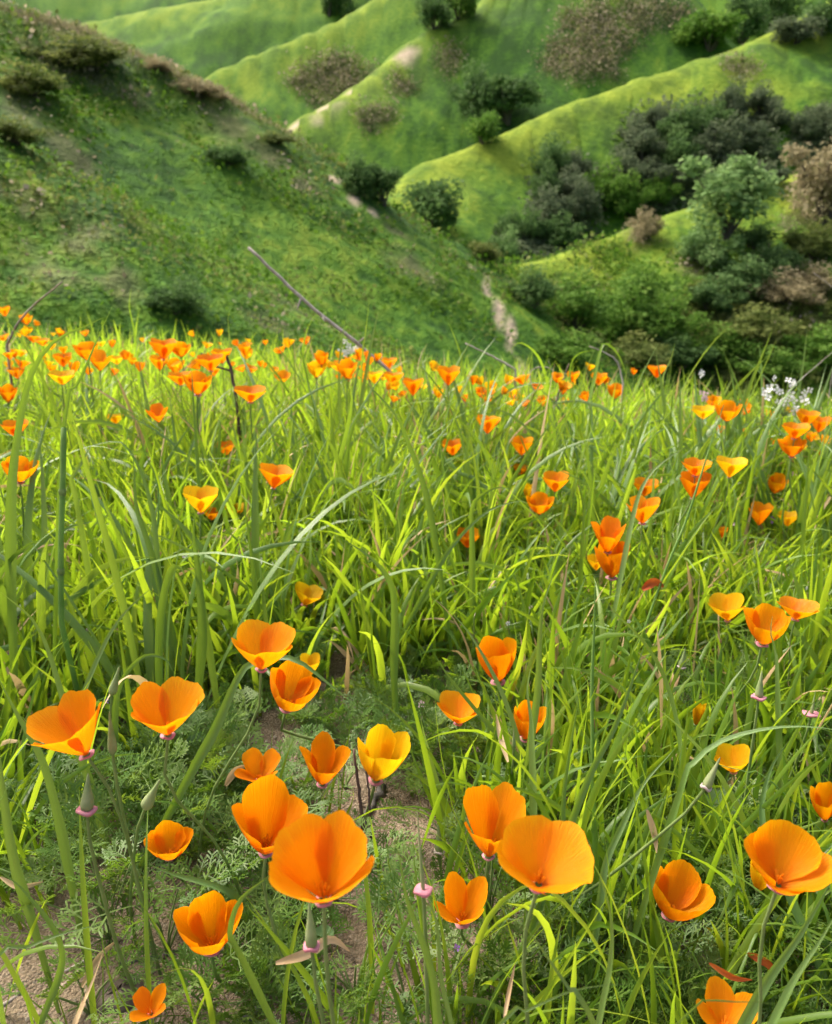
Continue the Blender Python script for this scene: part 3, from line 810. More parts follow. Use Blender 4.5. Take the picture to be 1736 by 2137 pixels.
# ------------------------------------------------------------------ poppies: where each one stands
# (left, top, right, bottom of the flower), receptacle (u, v), look, colour, label
H = [
 ((54, 1437, 212, 1577), (176, 1577), 'heart', 'o', 'large orange poppy at the left edge leaning left, above the pink rimmed seed pod'),
 ((272, 1411, 427, 1535), (343, 1534), 'heart', 'o', 'large heart shaped orange poppy right of the big left edge bloom'),
 ((482, 1292, 617, 1397), (537, 1392), 'side', 'o', 'wide ruffled orange poppy on a pink collar above the arched grass blade'),
 ((563, 1382, 670, 1480), (592, 1479), 'bowl', 'o', 'orange cup shaped poppy just below the wide ruffled one'),
 ((624, 1360, 668, 1412), (645, 1412), 'side', 'y', 'small yellow orange poppy half hidden behind the cup below the ruffled bloom'),
 ((695, 1370, 716, 1400), (704, 1400), 'bud', 'y', 'tiny closed yellow poppy right of the ruffled bloom'),
 ((552, 1497, 584, 1548), (566, 1548), 'bud', 'y', 'small closed yellow poppy standing over the bare soil'),
 ((488, 1559, 586, 1632), (535, 1632), 'star', 'd', 'open deep orange poppy just above the ribbed double bloom'),
 ((624, 1525, 732, 1638), (668, 1637), 'bowlstar', 'd', 'deep orange poppy with pointed front petal in the middle of the bare path'),
 ((746, 1510, 857, 1630), (783, 1624), 'tulip', 'y', 'golden tulip shaped poppy on a pink collar above the bare path'),
 ((483, 1615, 643, 1783), (553, 1780), 'tallback', 'd', 'ribbed orange poppy with a torn side behind the biggest bloom'),
 ((560, 1690, 783, 1885), (672, 1880), 'heart', 'o', 'biggest orange poppy, facing us, with dark stamens at its heart'),
 ((299, 1711, 404, 1795), (348, 1794), 'bowl', 'o', 'small flat bowl shaped poppy among feathery leaves at left'),
 ((361, 1857, 508, 1993), (438, 1990), 'bowl', 'o', 'round cup shaped poppy low at left under a pale grass blade'),
 ((270, 2053, 347, 2130), (310, 2126), 'star', 'd', 'small pointed poppy close to the ground beside the brown stone'),
 ((966, 1631, 1098, 1788), (1028, 1788), 'tallheart', 'o', 'tall orange poppy behind and left of the big bloom at right centre'),
 ((1036, 1703, 1240, 1868), (1122, 1865), 'heart', 'o', 'big orange poppy at right centre, overlapping the tall bloom behind it'),
 ((905, 1818, 1018, 1930), (962, 1930), 'star', 'o', 'pointed open orange poppy between the bare path and the big right bloom'),
 ((1360, 1793, 1494, 1922), (1400, 1920), 'bowl', 'o', 'orange cup leaning right, standing alone at the lower right'),
 ((1552, 1710, 1745, 1868), (1637, 1865), 'tallback', 'o', 'large open poppy cut by the right edge with a yellow bloom behind'),
 ((1565, 1780, 1622, 1860), (1590, 1858), 'tulip', 'y', 'yellow poppy tucked behind the large bloom at the right edge'),
 ((1688, 1630, 1752, 1712), (1728, 1710), 'bowl', 'o', 'orange poppy half out of the picture at the right edge'),
 ((1452, 2050, 1590, 2150), (1515, 2150), 'star', 'o', 'three petalled orange poppy at the bottom right crossed by a grass blade'),
 ((1485, 1550, 1567, 1612), (1535, 1612), 'side', 'y', 'small tilted golden poppy beside the long horizontal blade at right'),
 ((1445, 1470, 1475, 1506), (1459, 1506), 'bud', 'y', 'small yellow bud like poppy in the right grass below the trio'),
 ((992, 1334, 1078, 1415), (1041, 1413), 'tulip', 'o', 'orange goblet poppy in the centre above the feathery patch'),
 ((911, 1440, 1003, 1510), (956, 1510), 'side', 'o', 'orange poppy crossed by a grass blade, below the goblet poppy'),
 ((1072, 1467, 1140, 1535), (1098, 1535), 'tulip', 'o', 'orange poppy hidden behind an upright grass blade right of centre'),
 ((1475, 1236, 1556, 1295), (1523, 1294), 'side', 'y', 'bright yellow poppy leftmost of the trio at right'),
 ((1551, 1258, 1652, 1345), (1594, 1343), 'bowl', 'o', 'orange poppy in the middle of the trio at right'),
 ((1620, 1243, 1710, 1293), (1662, 1293), 'trumpet', 'o', 'flat orange poppy rightmost of the trio at right'),
 ((614, 1213, 675, 1263), (632, 1263), 'side', 'y', 'small golden poppy alone in the grass above the ruffled bloom'),
 ((1232, 1075, 1307, 1152), (1270, 1151), 'bowlstar', 'd', 'deep orange poppy on top of the stacked pair right of centre'),
 ((1240, 1122, 1315, 1203), (1278, 1203), 'tulip', 'o', 'paler orange poppy under the deep orange one of the stacked pair'),
 ((1224, 1155, 1262, 1190), (1245, 1190), 'side', 'y', 'little golden poppy at the left foot of the stacked pair'),
 ((380, 1012, 456, 1070), (414, 1070), 'side', 'y', 'bright yellow poppy crossed by an upright grass tip at left'),
 ((420, 1055, 465, 1085), (438, 1085), 'side', 'o', 'small orange poppy right under the bright yellow one at left'),
 ((465, 1049, 517, 1076), (492, 1076), 'trumpet', 'y', 'flat golden poppy right of the bright yellow one at left'),
 ((540, 965, 615, 1019), (568, 1019), 'trumpet', 'o', 'ribbed orange trumpet poppy with a pale collar left of centre'),
 ((950, 1099, 1003, 1143), (975, 1143), 'side', 'o', 'orange poppy half hidden by grass in the centre of the meadow'),
 ((1130, 982, 1188, 1026), (1160, 1026), 'side', 'o', 'orange poppy with frilled rim right of centre above the pair'),
 ((1097, 1028, 1157, 1070), (1128, 1070), 'bowl', 'o', 'orange poppy with open bowl right of the narrow one'),
 ((1090, 1008, 1112, 1045), (1102, 1045), 'tulip', 'y', 'narrow golden poppy behind a leaf beside the open bowl'),
 ((1064, 908, 1113, 950), (1088, 950), 'side', 'o', 'orange trumpet poppy behind an upright blade right of centre'),
 ((1070, 966, 1104, 990), (1085, 990), 'side', 'o', 'little orange poppy between the trumpet and the narrow golden one'),
 ((993, 864, 1045, 905), (1018, 905), 'trumpet', 'o', 'lone orange trumpet poppy in the centre against the far grass'),
 ((920, 915, 968, 950), (945, 950), 'side', 'o', 'flat rimmed orange poppy left of the lone centre trumpet'),
 ((447, 917, 493, 949), (470, 949), 'side', 'o', 'lone orange poppy in the left meadow above the ribbed trumpet'),
 ((302, 840, 352, 881), (328, 881), 'back', 'd', 'deep orange fan shaped poppy alone at left below the flower band'),
 ((219, 861, 260, 885), (240, 885), 'trumpet', 'y', 'flat golden poppy left of the deep orange fan shaped one'),
 ((1317, 995, 1376, 1036), (1345, 1036), 'trumpet', 'o', 'orange poppy on top of the pair crossed by an arching blade'),
 ((1306, 1032, 1378, 1092), (1342, 1092), 'side', 'o', 'ruffled orange poppy under the top one crossed by an arching blade'),
 ((1420, 956, 1487, 990), (1452, 990), 'side', 'o', 'upper orange poppy of the pair beside the leaning dark stalk'),
 ((1418, 982, 1485, 1040), (1450, 1040), 'side', 'd', 'lower deep orange poppy of the pair beside the leaning dark stalk'),
 ((1493, 950, 1561, 996), (1525, 996), 'trumpet', 'y', 'bright yellow poppy right of the leaning dark stalk'),
 ((1601, 986, 1648, 1030), (1620, 1030), 'bowl', 'o', 'round orange poppy facing us near the right edge'),
 ((1560, 1045, 1615, 1096), (1588, 1096), 'side', 'o', 'orange poppy left of a flat one under the round right edge bloom'),
 ((1620, 1064, 1670, 1098), (1645, 1098), 'trumpet', 'y', 'flat golden poppy near the right edge behind a pale blade'),
 ((1492, 1097, 1520, 1124), (1506, 1124), 'side', 'o', 'tiny orange poppy deep in the right grass'),
 ((1622, 905, 1684, 953), (1655, 953), 'bowl', 'o', 'wide orange poppy lowest of the cluster by the white flowers'),
 ((1630, 880, 1692, 915), (1660, 915), 'side', 'o', 'orange poppy in the middle of the cluster by the white flowers'),
 ((1660, 852, 1712, 890), (1684, 890), 'side', 'o', 'orange poppy at the top of the cluster by the white flowers'),
 ((1690, 866, 1736, 902), (1712, 902), 'side', 'd', 'deep orange poppy at the right edge of the top cluster'),
 ((1490, 837, 1550, 876), (1520, 876), 'bowl', 'o', 'large orange poppy in the group below the dark right bushes'),
 ((1470, 825, 1506, 852), (1488, 852), 'side', 'o', 'small orange poppy topmost of the group below the dark right bushes'),
 ((1440, 845, 1492, 874), (1466, 874), 'side', 'y', 'golden poppy leftmost of the group below the dark right bushes'),
 ((1350, 761, 1391, 788), (1371, 788), 'trumpet', 'd', 'lone orange poppy raised above the crest against the dark bushes'),
 ((1267, 799, 1303, 831), (1285, 831), 'bowl', 'd', 'orange poppy at the crest by the arching grass tuft'),
 ((1232, 776, 1268, 804), (1250, 804), 'side', 'o', 'orange poppy seen through the arching grass tuft, right one'),
 ((1182, 774, 1210, 798), (1196, 798), 'side', 'o', 'orange poppy seen through the arching grass tuft, left one'),
 ((2, 950, 82, 1006), (40, 1006), 'bowl', 'o', 'golden orange poppy at the left edge behind the wide blade'),
 ((0, 874, 60, 912), (28, 912), 'side', 'd', 'deep orange poppy cut by the broad leaning blade at the left edge'),
 ((-4, 800, 37, 840), (14, 840), 'bowl', 'd', 'orange poppy at the left edge under the far flower band'),
 ((38, 653, 68, 678), (53, 678), 'bowl', 'o', 'orange poppy high at the left edge beside the thin dry stem'),
 ((-6, 637, 21, 660), (8, 660), 'side', 'd', 'orange poppy highest at the left edge'),
 ((310, 705, 372, 750), (338, 750), 'trumpet', 'd', 'wide deep orange poppy at the top of the left flower band'),
 ((350, 712, 398, 745), (374, 745), 'bowl', 'o', 'orange poppy right of the wide deep orange one in the band'),
 ((310, 740, 352, 772), (330, 772), 'side', 'o', 'orange poppy below the wide deep orange one in the band'),
 ((346, 747, 386, 778), (366, 778), 'bowl', 'o', 'rounded orange poppy in the middle of the left flower band'),
 ((348, 774, 400, 804), (374, 804), 'side', 'd', 'orange poppy left of the low ruffled one in the band'),
 ((378, 778, 443, 818), (408, 818), 'bowl', 'o', 'low ruffled orange poppy at the bottom of the left flower band'),
 ((405, 738, 466, 774), (436, 774), 'side', 'd', 'deep orange poppy left of the dark dry stem in the band'),
 ((438, 726, 484, 758), (461, 758), 'side', 'o', 'orange poppy at the top of the dark dry stem'),
 ((487, 804, 556, 838), (521, 838), 'side', 'o', 'broad orange poppy right of the foot of the dark dry stem'),
 ((494, 715, 523, 742), (509, 742), 'side', 'o', 'small round orange poppy raised above the band left of centre'),
 ((98, 772, 156, 802), (126, 802), 'side', 'y', 'two lobed golden poppy below the left cluster'),
 ((225, 740, 258, 760), (242, 760), 'side', 'y', 'small golden poppy with a pink disc beside it in the band'),
 ((12, 764, 52, 790), (32, 790), 'side', 'o', 'orange poppy left of the broad blade in the band'),
 ((150, 712, 205, 752), (178, 752), 'bowl', 'o', 'upper orange poppy of the dense left cluster'),
 ((180, 728, 236, 774), (206, 774), 'back', 'o', 'big fan shaped orange poppy of the dense left cluster'),
 ((108, 735, 150, 765), (128, 765), 'side', 'd', 'orange poppy left in the dense left cluster'),
 ((794, 745, 829, 770), (811, 770), 'trumpet', 'o', 'orange poppy standing clear at the foot of the long dry stem'),
 ((911, 762, 960, 804), (936, 804), 'side', 'o', 'tilted orange poppy at the right end of the centre band'),
 ((840, 785, 884, 828), (862, 828), 'trumpet', 'd', 'deep orange trumpet poppy lowest of the centre band'),
 ((800, 775, 843, 805), (820, 805), 'trumpet', 'o', 'orange trumpet poppy below the foot of the long dry stem'),
 ((760, 774, 800, 800), (780, 800), 'trumpet', 'y', 'flat golden poppy left below the foot of the long dry stem'),
 ((655, 731, 685, 762), (670, 762), 'bowl', 'o', 'round orange poppy highest in the centre band below the white flowers'),
 ((700, 748, 746, 790), (722, 790), 'bowl', 'o', 'large orange poppy in the middle of the centre band'),
 ((640, 755, 682, 786), (660, 786), 'bowl', 'y', 'golden poppy at the left of the centre band'),
]


def place_hero(box, base):
    u0, v0, u1, v1 = box
    w = u1 - u0
    uc, vc = (u0 + u1) / 2, (v0 + v1) / 2
    nominal = .056 if w > 30 else .04
    z = FPX * nominal / w
    lo, hi = .07, .33
    for _ in range(60):
        P = at(*base, z)
        h = P[2] - meadow(P[0], P[1])
        if h < lo: z *= .985
        elif h > hi and z * w / FPX < .075: z *= 1.012
        else: break
    return z


HZ = [place_hero(b, r) for b, r, *_ in H]

STY = {  # opening from the axis (deg), cupping, per petal extra tilt, petal half width, azimuth of the first petal, lean to the camera, length ratio of the four petals, pointedness
 'heart':     (35, .20, (-7, 3, 3, -7), 62, 45, 4, (1.06, .92, .92, 1.06), .0),
 'tallheart': (25, .25, (-5, 3, 3, -5), 62, 45, 0, (1.14, .80, .80, 1.14), .0),
 'bowl':      (27, .80, (-3, 3, 8, 3), 74, 0, 4, (1.06, 1., .88, 1.), .0),
 'bowlstar':  (25, .45, (-2, 3, 10, 3), 64, 0, 4, (1.05, 1., .82, 1.), .3),
 'star':      (30, .30, (0, 4, 4, 0), 58, 30, 8, (1., 1., .95, 1.), .4),
 'side':      (35, .35, (0, 4, 5, -2), 72, 38, 0, (1., .97, .95, 1.), .0),
 'trumpet':   (42, .15, (0, 3, 3, 0), 74, 45, -2, (1., 1., 1., 1.), .0),
 'tulip':     (19, .60, (-3, 3, 4, 0), 76, 20, 0, (1.04, .97, .94, 1.02), .0),
 'bud':       (7, .35, (0, 0, 0, 0), 95, 20, 0, (1., 1., .97, .98), .0),
 'tallback':  (29, .50, (-8, 2, 12, 4), 76, 0, 6, (1.18, .98, .74, 1.0), .0),
 'back':      (38, .45, (-10, 10, 30, 10), 72, 0, -10, (1.05, 1., .9, 1.), .0),
}


def petal(op, cup, phw, ratio, point, rng, ns, nf, wav, drop=(.38, .38)):
    """One petal in the flower's own frame (axis z, this petal towards +x); (ns*nf,3), t, phi."""
    s = np.linspace(0, 1, ns)[:, None]; p = np.linspace(-1, 1, nf)[None]
    a1, a2, a3 = rng.uniform(0, 6.28, 3)
    edge = 1 - (np.where(p < 0, drop[0], drop[1]) + .4 * point) * np.abs(p) ** (2.4 - .8 * point) + .012 * np.sin(9 * p + a1) + .018 * np.sin(4 * p + a2) + .007 * np.sin(23 * p + a3) + .006 * np.sin(41 * p + a1)
    Ls = s * edge * ratio
    ang = math.radians(op) + cup * (.45 - s) + 0 * p
    ds = np.diff(Ls, axis=0, prepend=0 * Ls[:1])
    r = .045 + np.cumsum(np.sin(ang) * ds, 0)
    z = np.cumsum(np.cos(ang) * ds, 0)
    grow = .72 + .28 * np.clip(s * 1.9, 0, 1) ** .8
    ph = math.radians(phw) * p * grow
    fl = .93
    x = r * np.cos(ph * fl); y = r * np.sin(ph) * 1.02
    out = .045 * np.abs(p) ** 3 * s ** 2 * rng.uniform(-.6, 1.4) + wav * s ** 2.5 * (.6 * np.sin(5 * p + a1) + .5 * np.sin(11 * p + a2) * np.abs(p))
    rr_ = np.hypot(x, y) + 1e-6
    x = x + out * x / rr_; y = y + out * y / rr_
    lip = .05 * np.clip(s - .8, 0, 1) * rng.uniform(-.5, 2.2) * (1 + np.sin(3 * p + a3))
    x = x + lip
    V = np.stack([x, y, z + 0 * p], -1).reshape(-1, 3)
    return V, np.repeat(s, nf, 1).ravel() * 1.0, np.repeat(p, ns, 0).ravel()


def grid_f(ns, nf):
    i, j = np.meshgrid(np.arange(ns - 1), np.arange(nf - 1), indexing='ij')
    return np.stack([i * nf + j, i * nf + j + 1, (i + 1) * nf + j + 1, (i + 1) * nf + j], -1).reshape(-1, 4)


def flower_verts(style, rng, ns, nf):
    op, cup, tilts, phw, az0, lean, ratio, point = STY[style]
    az0 += rng.uniform(-8, 8)
    op *= rng.uniform(.92, 1.08)
    out = []
    for k in range(4):
        V, t, p = petal(op, cup, phw * rng.uniform(.95, 1.05), ratio[k], point, rng, ns, nf, .03 if style != 'bud' else .008, ((.46, .16), (.16, .26), (.26, .16), (.16, .46))[k] if 'heart' in style else (.38, .38))
        d = math.radians(tilts[k] + rng.uniform(-4, 4))
        c, s = math.cos(d), math.sin(d)
        V = np.stack([V[:, 0] * c + V[:, 2] * s, V[:, 1], -V[:, 0] * s + V[:, 2] * c], -1)
        V[:, :2] *= 1.03 if k % 2 else .985
        b = math.radians(az0 + 90 * k)
        c, s = math.cos(b), math.sin(b)
        out.append((np.stack([V[:, 0] * c - V[:, 1] * s, V[:, 0] * s + V[:, 1] * c, V[:, 2]], -1), t, p))
    return out


HERO_OBST = []


def clear_of_flowers(C, keep=.08, rng=R, skip=-1):
    """Leave the flowers open to the path: true for blades that do not stand close in front of one."""
    n, k, _ = C.shape
    u, v, z = project(C.reshape(-1, 3))
    u, v, z = u.reshape(n, k), v.reshape(n, k), z.reshape(n, k)
    bad = (z < .30).any(1)
    for hi_, (cu, cv, ru, rv, zf) in enumerate(HERO_OBST):
        if hi_ == skip: continue
        hit = (((u - cu) / (ru + 3)) ** 2 + ((v - cv) / (rv + 3)) ** 2 < 1) & (z < zf)
        bad |= hit.any(1) & (rng.random(n) > keep)
    return ~bad


for (_b, _r, *_), _z in zip(H, HZ):
    HERO_OBST.append(((_b[0] + _b[2]) / 2, (_b[1] + _b[3]) / 2, (_b[2] - _b[0]) / 2 * .96, (_b[3] - _b[1]) / 2 * .96, _z + (_b[2] - _b[0]) / FPX * _z * .5))


def build_poppy(box, base, style, colr, label, z, seed, group=None):
    rng = np.random.default_rng(seed)
    u0, v0, u1, v1 = box
    w, h = u1 - u0, v1 - v0
    big = w > 90
    ns, nf = (16, 27) if big else ((10, 11) if w > 45 else (7, 7))
    pet = flower_verts(style, rng, ns, nf)
    lean = math.radians(STY[style][5])
    B = at(*base, z)
    view = norm(CAM - B)
    flat = norm([view[0], view[1], 0])
    right = norm(np.cross([0, 0, 1], view)) * -1        # to the right in the picture
    roll = .65 * math.atan2((u0 + u1) / 2 - base[0], max(base[1] - (v0 + v1) / 2, .3 * h))
    ax = norm(np.array([0, 0, 1]) * math.cos(lean) + flat * math.sin(lean) + math.tan(np.clip(roll, -.7, .7)) * np.array([RT[0], 0, 0]))
    Fm = frame(ax, -flat)
    allv = np.concatenate([q[0] for q in pet])
    sr = sz = w / FPX * z / 1.2
    off = B.copy()
    for _ in range(7):
        W = off + (allv * [sr, sr, sz]) @ Fm
        pu, pv, _z = project(W)
        ww, hh = np.ptp(pu), np.ptp(pv)
        sr *= np.clip(w / ww, .7, 1.4)
        sz = np.clip(sz * np.clip(h / hh, .8, 1.25), .68 * sr, 1.45 * sr)
        W = off + (allv * [sr, sr, sz]) @ Fm
        pu, pv, _z = project(W)
        du, dv = (u0 + u1) / 2 - (pu.min() + pu.max()) / 2, (v0 + v1) / 2 - (pv.min() + pv.max()) / 2
        off = off + (du * RT - dv * UP) * z / FPX
    B = off
    g = float(meadow(B[0], B[1]))
    hgt = B[2] - g
    rs = np.clip(.026 * sr, .0008, .0017)
    top = B - ax * sr * .10
    L = max(hgt, .03)
    for tr in range(30):
        rx, ry = B[0] + rng.normal() * (.012 + .003 * tr) - ax[0] * hgt * .25, B[1] + .015 + abs(rng.normal()) * (.02 + .004 * tr)
        root_p = np.array([rx, ry, float(meadow(rx, ry)) - .004])
        pts = spline([root_p, root_p * .5 + top * .5 - ax * L * .05 + rng.normal(size=3) * .008 * [1, 1, 0], top - ax * L * .18, top], 9)
        if clear_of_flowers(pts[None], 0, R, seed - 100)[0]:
            break
    o = thing('poppy', root_p, label, 'poppy', group)
    pf = grid_f(ns, nf)
    for V, t, p in pet:
        me = mesh_np('petal', B + (V * [sr, sr, sz]) @ Fm - root_p, pf, M_PET[colr], {'t': t, 'phi': p})
        link('petal', me, o)
    # stem
    V, F = tube(pts - root_p, np.linspace(rs * 1.25, rs, 9), 7 if big else 5, False)
    link('stem', mesh_np('stem', V, F, M_STEM), o)
    # receptacle: pale cone with a spreading rim under the petals
    rw = .135 * sr
    V, F = lathe([(rs, -.10 * sr), (.05 * sr, -.06 * sr), (.075 * sr, -.02 * sr), (.05 * sr, -.004 * sr)], 10)
    V2 = B + V @ Fm - root_p
    link('receptacle', mesh_np('receptacle', V2, F, M_STEM), o)
    if w > 60:
        k = rng.uniform(.72, 1.08)
        V, F = lathe([(.06 * sr, -.05 * sr), (rw * k, -.036 * sr), (rw * k * 1.05, -.026 * sr), (rw * k * .97, -.018 * sr), (.05 * sr, -.022 * sr)], 16)
        a = np.arctan2(V[:, 1], V[:, 0])
        V[:, 2] += .012 * sr * np.sin(3 * a + seed) * np.hypot(V[:, 0], V[:, 1]) / rw
        link('rim', mesh_np('rim', B + V @ Fm - root_p, F, M_RIM), o)
    if w > 90 and style not in ('bud', 'tulip', 'side') or style == 'star':
        parts = []
        for q in range(12 if big else 7):
            a = rng.uniform(0, 6.28); tl = rng.uniform(.05, .45)
            d = np.array([math.cos(a) * math.sin(tl), math.sin(a) * math.sin(tl), math.cos(tl)])
            ll = rng.uniform(.18, .29)
            parts.append(tube(np.array([d * .02, d * ll * .55, d * ll]), [.010, .011, .015], 4, False))
        V, F = join(parts)
        link('stamens', mesh_np('stamens', B + (V * [sr, sr, sz]) @ Fm - root_p, F, M_STAMEN), o)
    return o


for i, ((box, base, sty, colr, lab), z) in enumerate(zip(H, HZ)):
    if box[3] < 835 and colr == 'd' and i % 3: colr = 'o'
    pop = build_poppy(box, base, sty, colr, lab, z, 100 + i)

# small poppies of the far band: one mesh each, their petals are a few pixels
FAR = {}
for c in 'ody':
    for k in range(3):
        rng = np.random.default_rng(900 + k)
        pet = flower_verts(['side', 'bowl', 'trumpet'][k], rng, 6, 6)
        Vs = [q[0] for q in pet]; ts = [q[1] for q in pet]; ps = [q[2] for q in pet]
        Fq = [grid_f(6, 6) + 36 * i for i in range(4)]
        V, F = tube(np.array([(0, 0, .05), (.05, 0, -1.5), (.15, .1, -12.0)]), [.035, .03, .04], 4, False)
        nv = 144
        FAR[c + str(k)] = mesh_np('poppy', np.concatenate(Vs + [V]), np.concatenate(Fq + [F + nv]), [M_PET[c], M_STEM],
                                  {'t': np.concatenate(ts + [np.zeros(len(V))]), 'phi': np.concatenate(ps + [np.zeros(len(V))])},
                                  [0] * (4 * 25) + [1] * len(F))
BAND = [
 ((0, 95, 675, 775), 15, 'small orange poppy in the loose band at the left edge'),
 ((95, 240, 700, 795), 16, 'small orange poppy around the dense left cluster'),
 ((240, 480, 700, 800), 18, 'small orange poppy in the left flower band'),
 ((480, 640, 715, 800), 18, 'small orange poppy between the dark dry stem and the centre band'),
 ((640, 800, 745, 800), 26, 'small orange poppy in the crowded centre band'),
 ((790, 970, 772, 845), 18, 'small orange poppy at the right end of the centre band'),
 ((960, 1180, 795, 850), 26, 'tiny orange poppy far down the slope right of centre'),
 ((1170, 1330, 770, 865), 8, 'small orange poppy among the arching grass tuft'),
 ((1430, 1570, 835, 915), 14, 'small orange poppy in the group below the dark right bushes'),
 ((1590, 1740, 860, 960), 14, 'small orange poppy in the cluster by the white flowers'),
]
for (u0, u1, v0, v1), n, lab in BAND:
    for q in range(n):
        u, v = R.uniform(u0, u1), R.uniform(v0, v1)
        z = None
        for hh in R.permutation([.16, .2, .24, .28, .3]):
            z = hit_meadow(u, v, hh)
            if z is not None and z > 2.0: break
        if z is None or z > 9:
            z = R.uniform(2.6, 3.6)
        P = at(u, v, z)
        if P[2] - meadow(P[0], P[1]) > .42: continue
        s = R.uniform(.021, .031) * (1.0 if z < 4 else .8)
        o = tag(link('poppy', FAR[R.choice(list('oooyy')) + str(R.integers(0, 3))], None, P), lab, 'poppy', lab.replace('small orange poppy', 'small poppies').replace('tiny orange poppy', 'tiny poppies'))
        o.scale = (s, s, s * R.uniform(.85, 1.15))
        o.rotation_euler = (R.normal() * .25, R.normal() * .25, R.uniform(0, 6.28))

# ------------------------------------------------------------------ grass


def blades(P, az, lean, bend, L, W, nseg, rng=R, fold=False, twist=1.2):
    n = len(P)
    t = np.linspace(0, 1, nseg + 1)
    th = lean[:, None] + bend[:, None] * t[None] ** 1.5
    a = az[:, None] + rng.normal(size=(n, 1)) * .5 * t[None]
    st = (L / nseg)[:, None]
    dx, dz = np.sin(th) * st, np.cos(th) * st
    T = np.stack([np.cos(a) * np.sin(th), np.sin(a) * np.sin(th), np.cos(th)], -1)
    C = np.concatenate([np.zeros((n, 1, 3)), np.cumsum(.5 * (T[:, 1:] + T[:, :-1]) * st[..., None], 1)], 1) + P[:, None]
    side = np.stack([-np.sin(a), np.cos(a), 0 * a], -1)
    nn = np.cross(T, side)
    tw = rng.normal(size=(n, 1)) * twist * t[None] + rng.normal(size=(n, 1)) * .4
    sd = side * np.cos(tw)[..., None] + nn * np.sin(tw)[..., None]
    up = np.cross(T, sd)
    w = W[:, None] * np.interp(t, [0, .12, .4, .75, 1], [.55, .85, 1, .62, .03])[None] * .5
    if fold:
        V = np.stack([C - sd * w[..., None], C + up * w[..., None] * .38, C + sd * w[..., None]], 2)
        m = 3
    else:
        V = np.stack([C - sd * w[..., None], C + sd * w[..., None]], 2)
        m = 2
    k = nseg + 1
    base = np.arange(n)[:, None, None] * (k * m)
    i = np.arange(nseg)[None, :, None] * m
    j = np.arange(m - 1)[None, None]
    q = base + i + j
    F = np.stack([q, q + 1, q + m + 1, q + m], -1).reshape(-1, 4)
    tt = np.broadcast_to(t[None, :, None], (n, k, m)).ravel()
    ph = np.broadcast_to(np.linspace(-1, 1, m)[None, None], (n, k, m)).ravel()
    return V.reshape(-1, 3), F, tt, ph, C


def bare(x, y):
    """How open the ground is: 1 on the sandy path, 0 in the closed sward."""
    b = np.zeros(np.shape(x))
    for (u, v, ru, rv, s) in BARE:
        z = hit_meadow(u, v)
        p = at(u, v, z)
        rx = ru / FPX * z; ry = rv / FPX * z / max(.25, (z * 0 + (CAM_H / z)))
        b = np.maximum(b, s * np.exp(-(((x - p[0]) / rx) ** 2 + ((y - p[1]) / ry) ** 2)))
    return np.clip(b + .25 * fbm(x * 7, y * 7, 6, 3) * (b > .1), 0, 1)


BARE = [(790, 1860, 120, 150, 1.15), (700, 1660, 130, 60, 1.), (500, 1500, 90, 70, .8), (610, 1590, 140, 70, .9), (100, 2070, 230, 120, 1.15), (860, 1700, 90, 80, .9), (760, 2010, 120, 110, .9),
        (950, 1590, 90, 60, .7), (330, 1760, 200, 160, .85), (560, 1930, 150, 140, .85), (620, 2090, 170, 80, .8), (890, 1480, 100, 40, .8), (760, 1560, 150, 70, .95), (1010, 1990, 90, 70, .7), (350, 1990, 200, 100, .9), (480, 1640, 120, 80, .8)]


def sow(n, ylo, yhi, xr, nper, spread, density):
    """Tufts of nper blades; returns foot positions and the direction each blade leans from its tuft."""
    n = int(n * (1.45 if yhi < 1.5 else 1.22)); nt = max(1, n // nper)
    ty = ylo + (yhi - ylo) * R.random(nt * 3) ** .9
    half = np.minimum(.62 * (ty + .25) + .62, xr)
    tx = R.uniform(-1, 1, nt * 3) * half
    k = R.random(nt * 3) < density(tx, ty)
    tx, ty = tx[k][:nt], ty[k][:nt]
    m = R.poisson(nper, len(tx)) + 1
    x = np.repeat(tx, m); y = np.repeat(ty, m)
    tr = np.repeat(R.random(len(tx)), m)
    d = R.normal(size=(len(x), 2)) * spread
    az = np.arctan2(d[:, 1], d[:, 0]) + R.normal(size=len(x)) * .5
    x = x + d[:, 0]; y = y + d[:, 1]
    return x, y, az, tr


def grow(name, label, mat, n, ylo, yhi, nper, spread, Lr, Wr, leanr, bendr, nseg, density, fold=False, dryshare=.07, keep=.08, xr=6.0):
    x, y, az, tr = sow(n, ylo, yhi, xr, nper, spread, density)
    k = len(x)
    L = R.uniform(*Lr, k) * (.75 + .5 * tr)
    W = R.uniform(*Wr, k)
    W *= np.clip(y / .95, .5, 1)
    lean = np.abs(R.normal(size=k)) * leanr
    bend = np.clip(R.gamma(1.6, bendr, k), 0, 2.6)
    P = np.stack([x, y, meadow(x, y) - .004], -1)
    V, F, t, ph, C = blades(P, az, lean, bend, L, W, nseg, R, fold)
    ok = clear_of_flowers(C, keep)
    nv = len(V) // k; nf = len(F) // k
    dry = (R.random(k) < dryshare) & (y > .8)
    rnd = np.clip(.55 * R.random(k) + .45 * tr, 0, 1)
    for nm, lab, m, sel in ((name, label, mat, ok & ~dry), ('dry_grass', 'straw coloured dead blades among the ' + label, M_DRYGRASS, ok & dry)):
        s = np.nonzero(sel)[0]
        if not len(s): continue
        vi = (s[:, None] * nv + np.arange(nv)).ravel()
        Fo = (F.reshape(k, nf, 4)[s] - s[:, None, None] * nv + (np.arange(len(s)) * nv)[:, None, None]).reshape(-1, 4)
        me = mesh_np(nm, V[vi], Fo, m, {'rnd': np.repeat(rnd[s], nv), 't': t[vi], 'phi': ph[vi]})
        tag(link(nm, me), lab, 'grass', None, 'stuff')


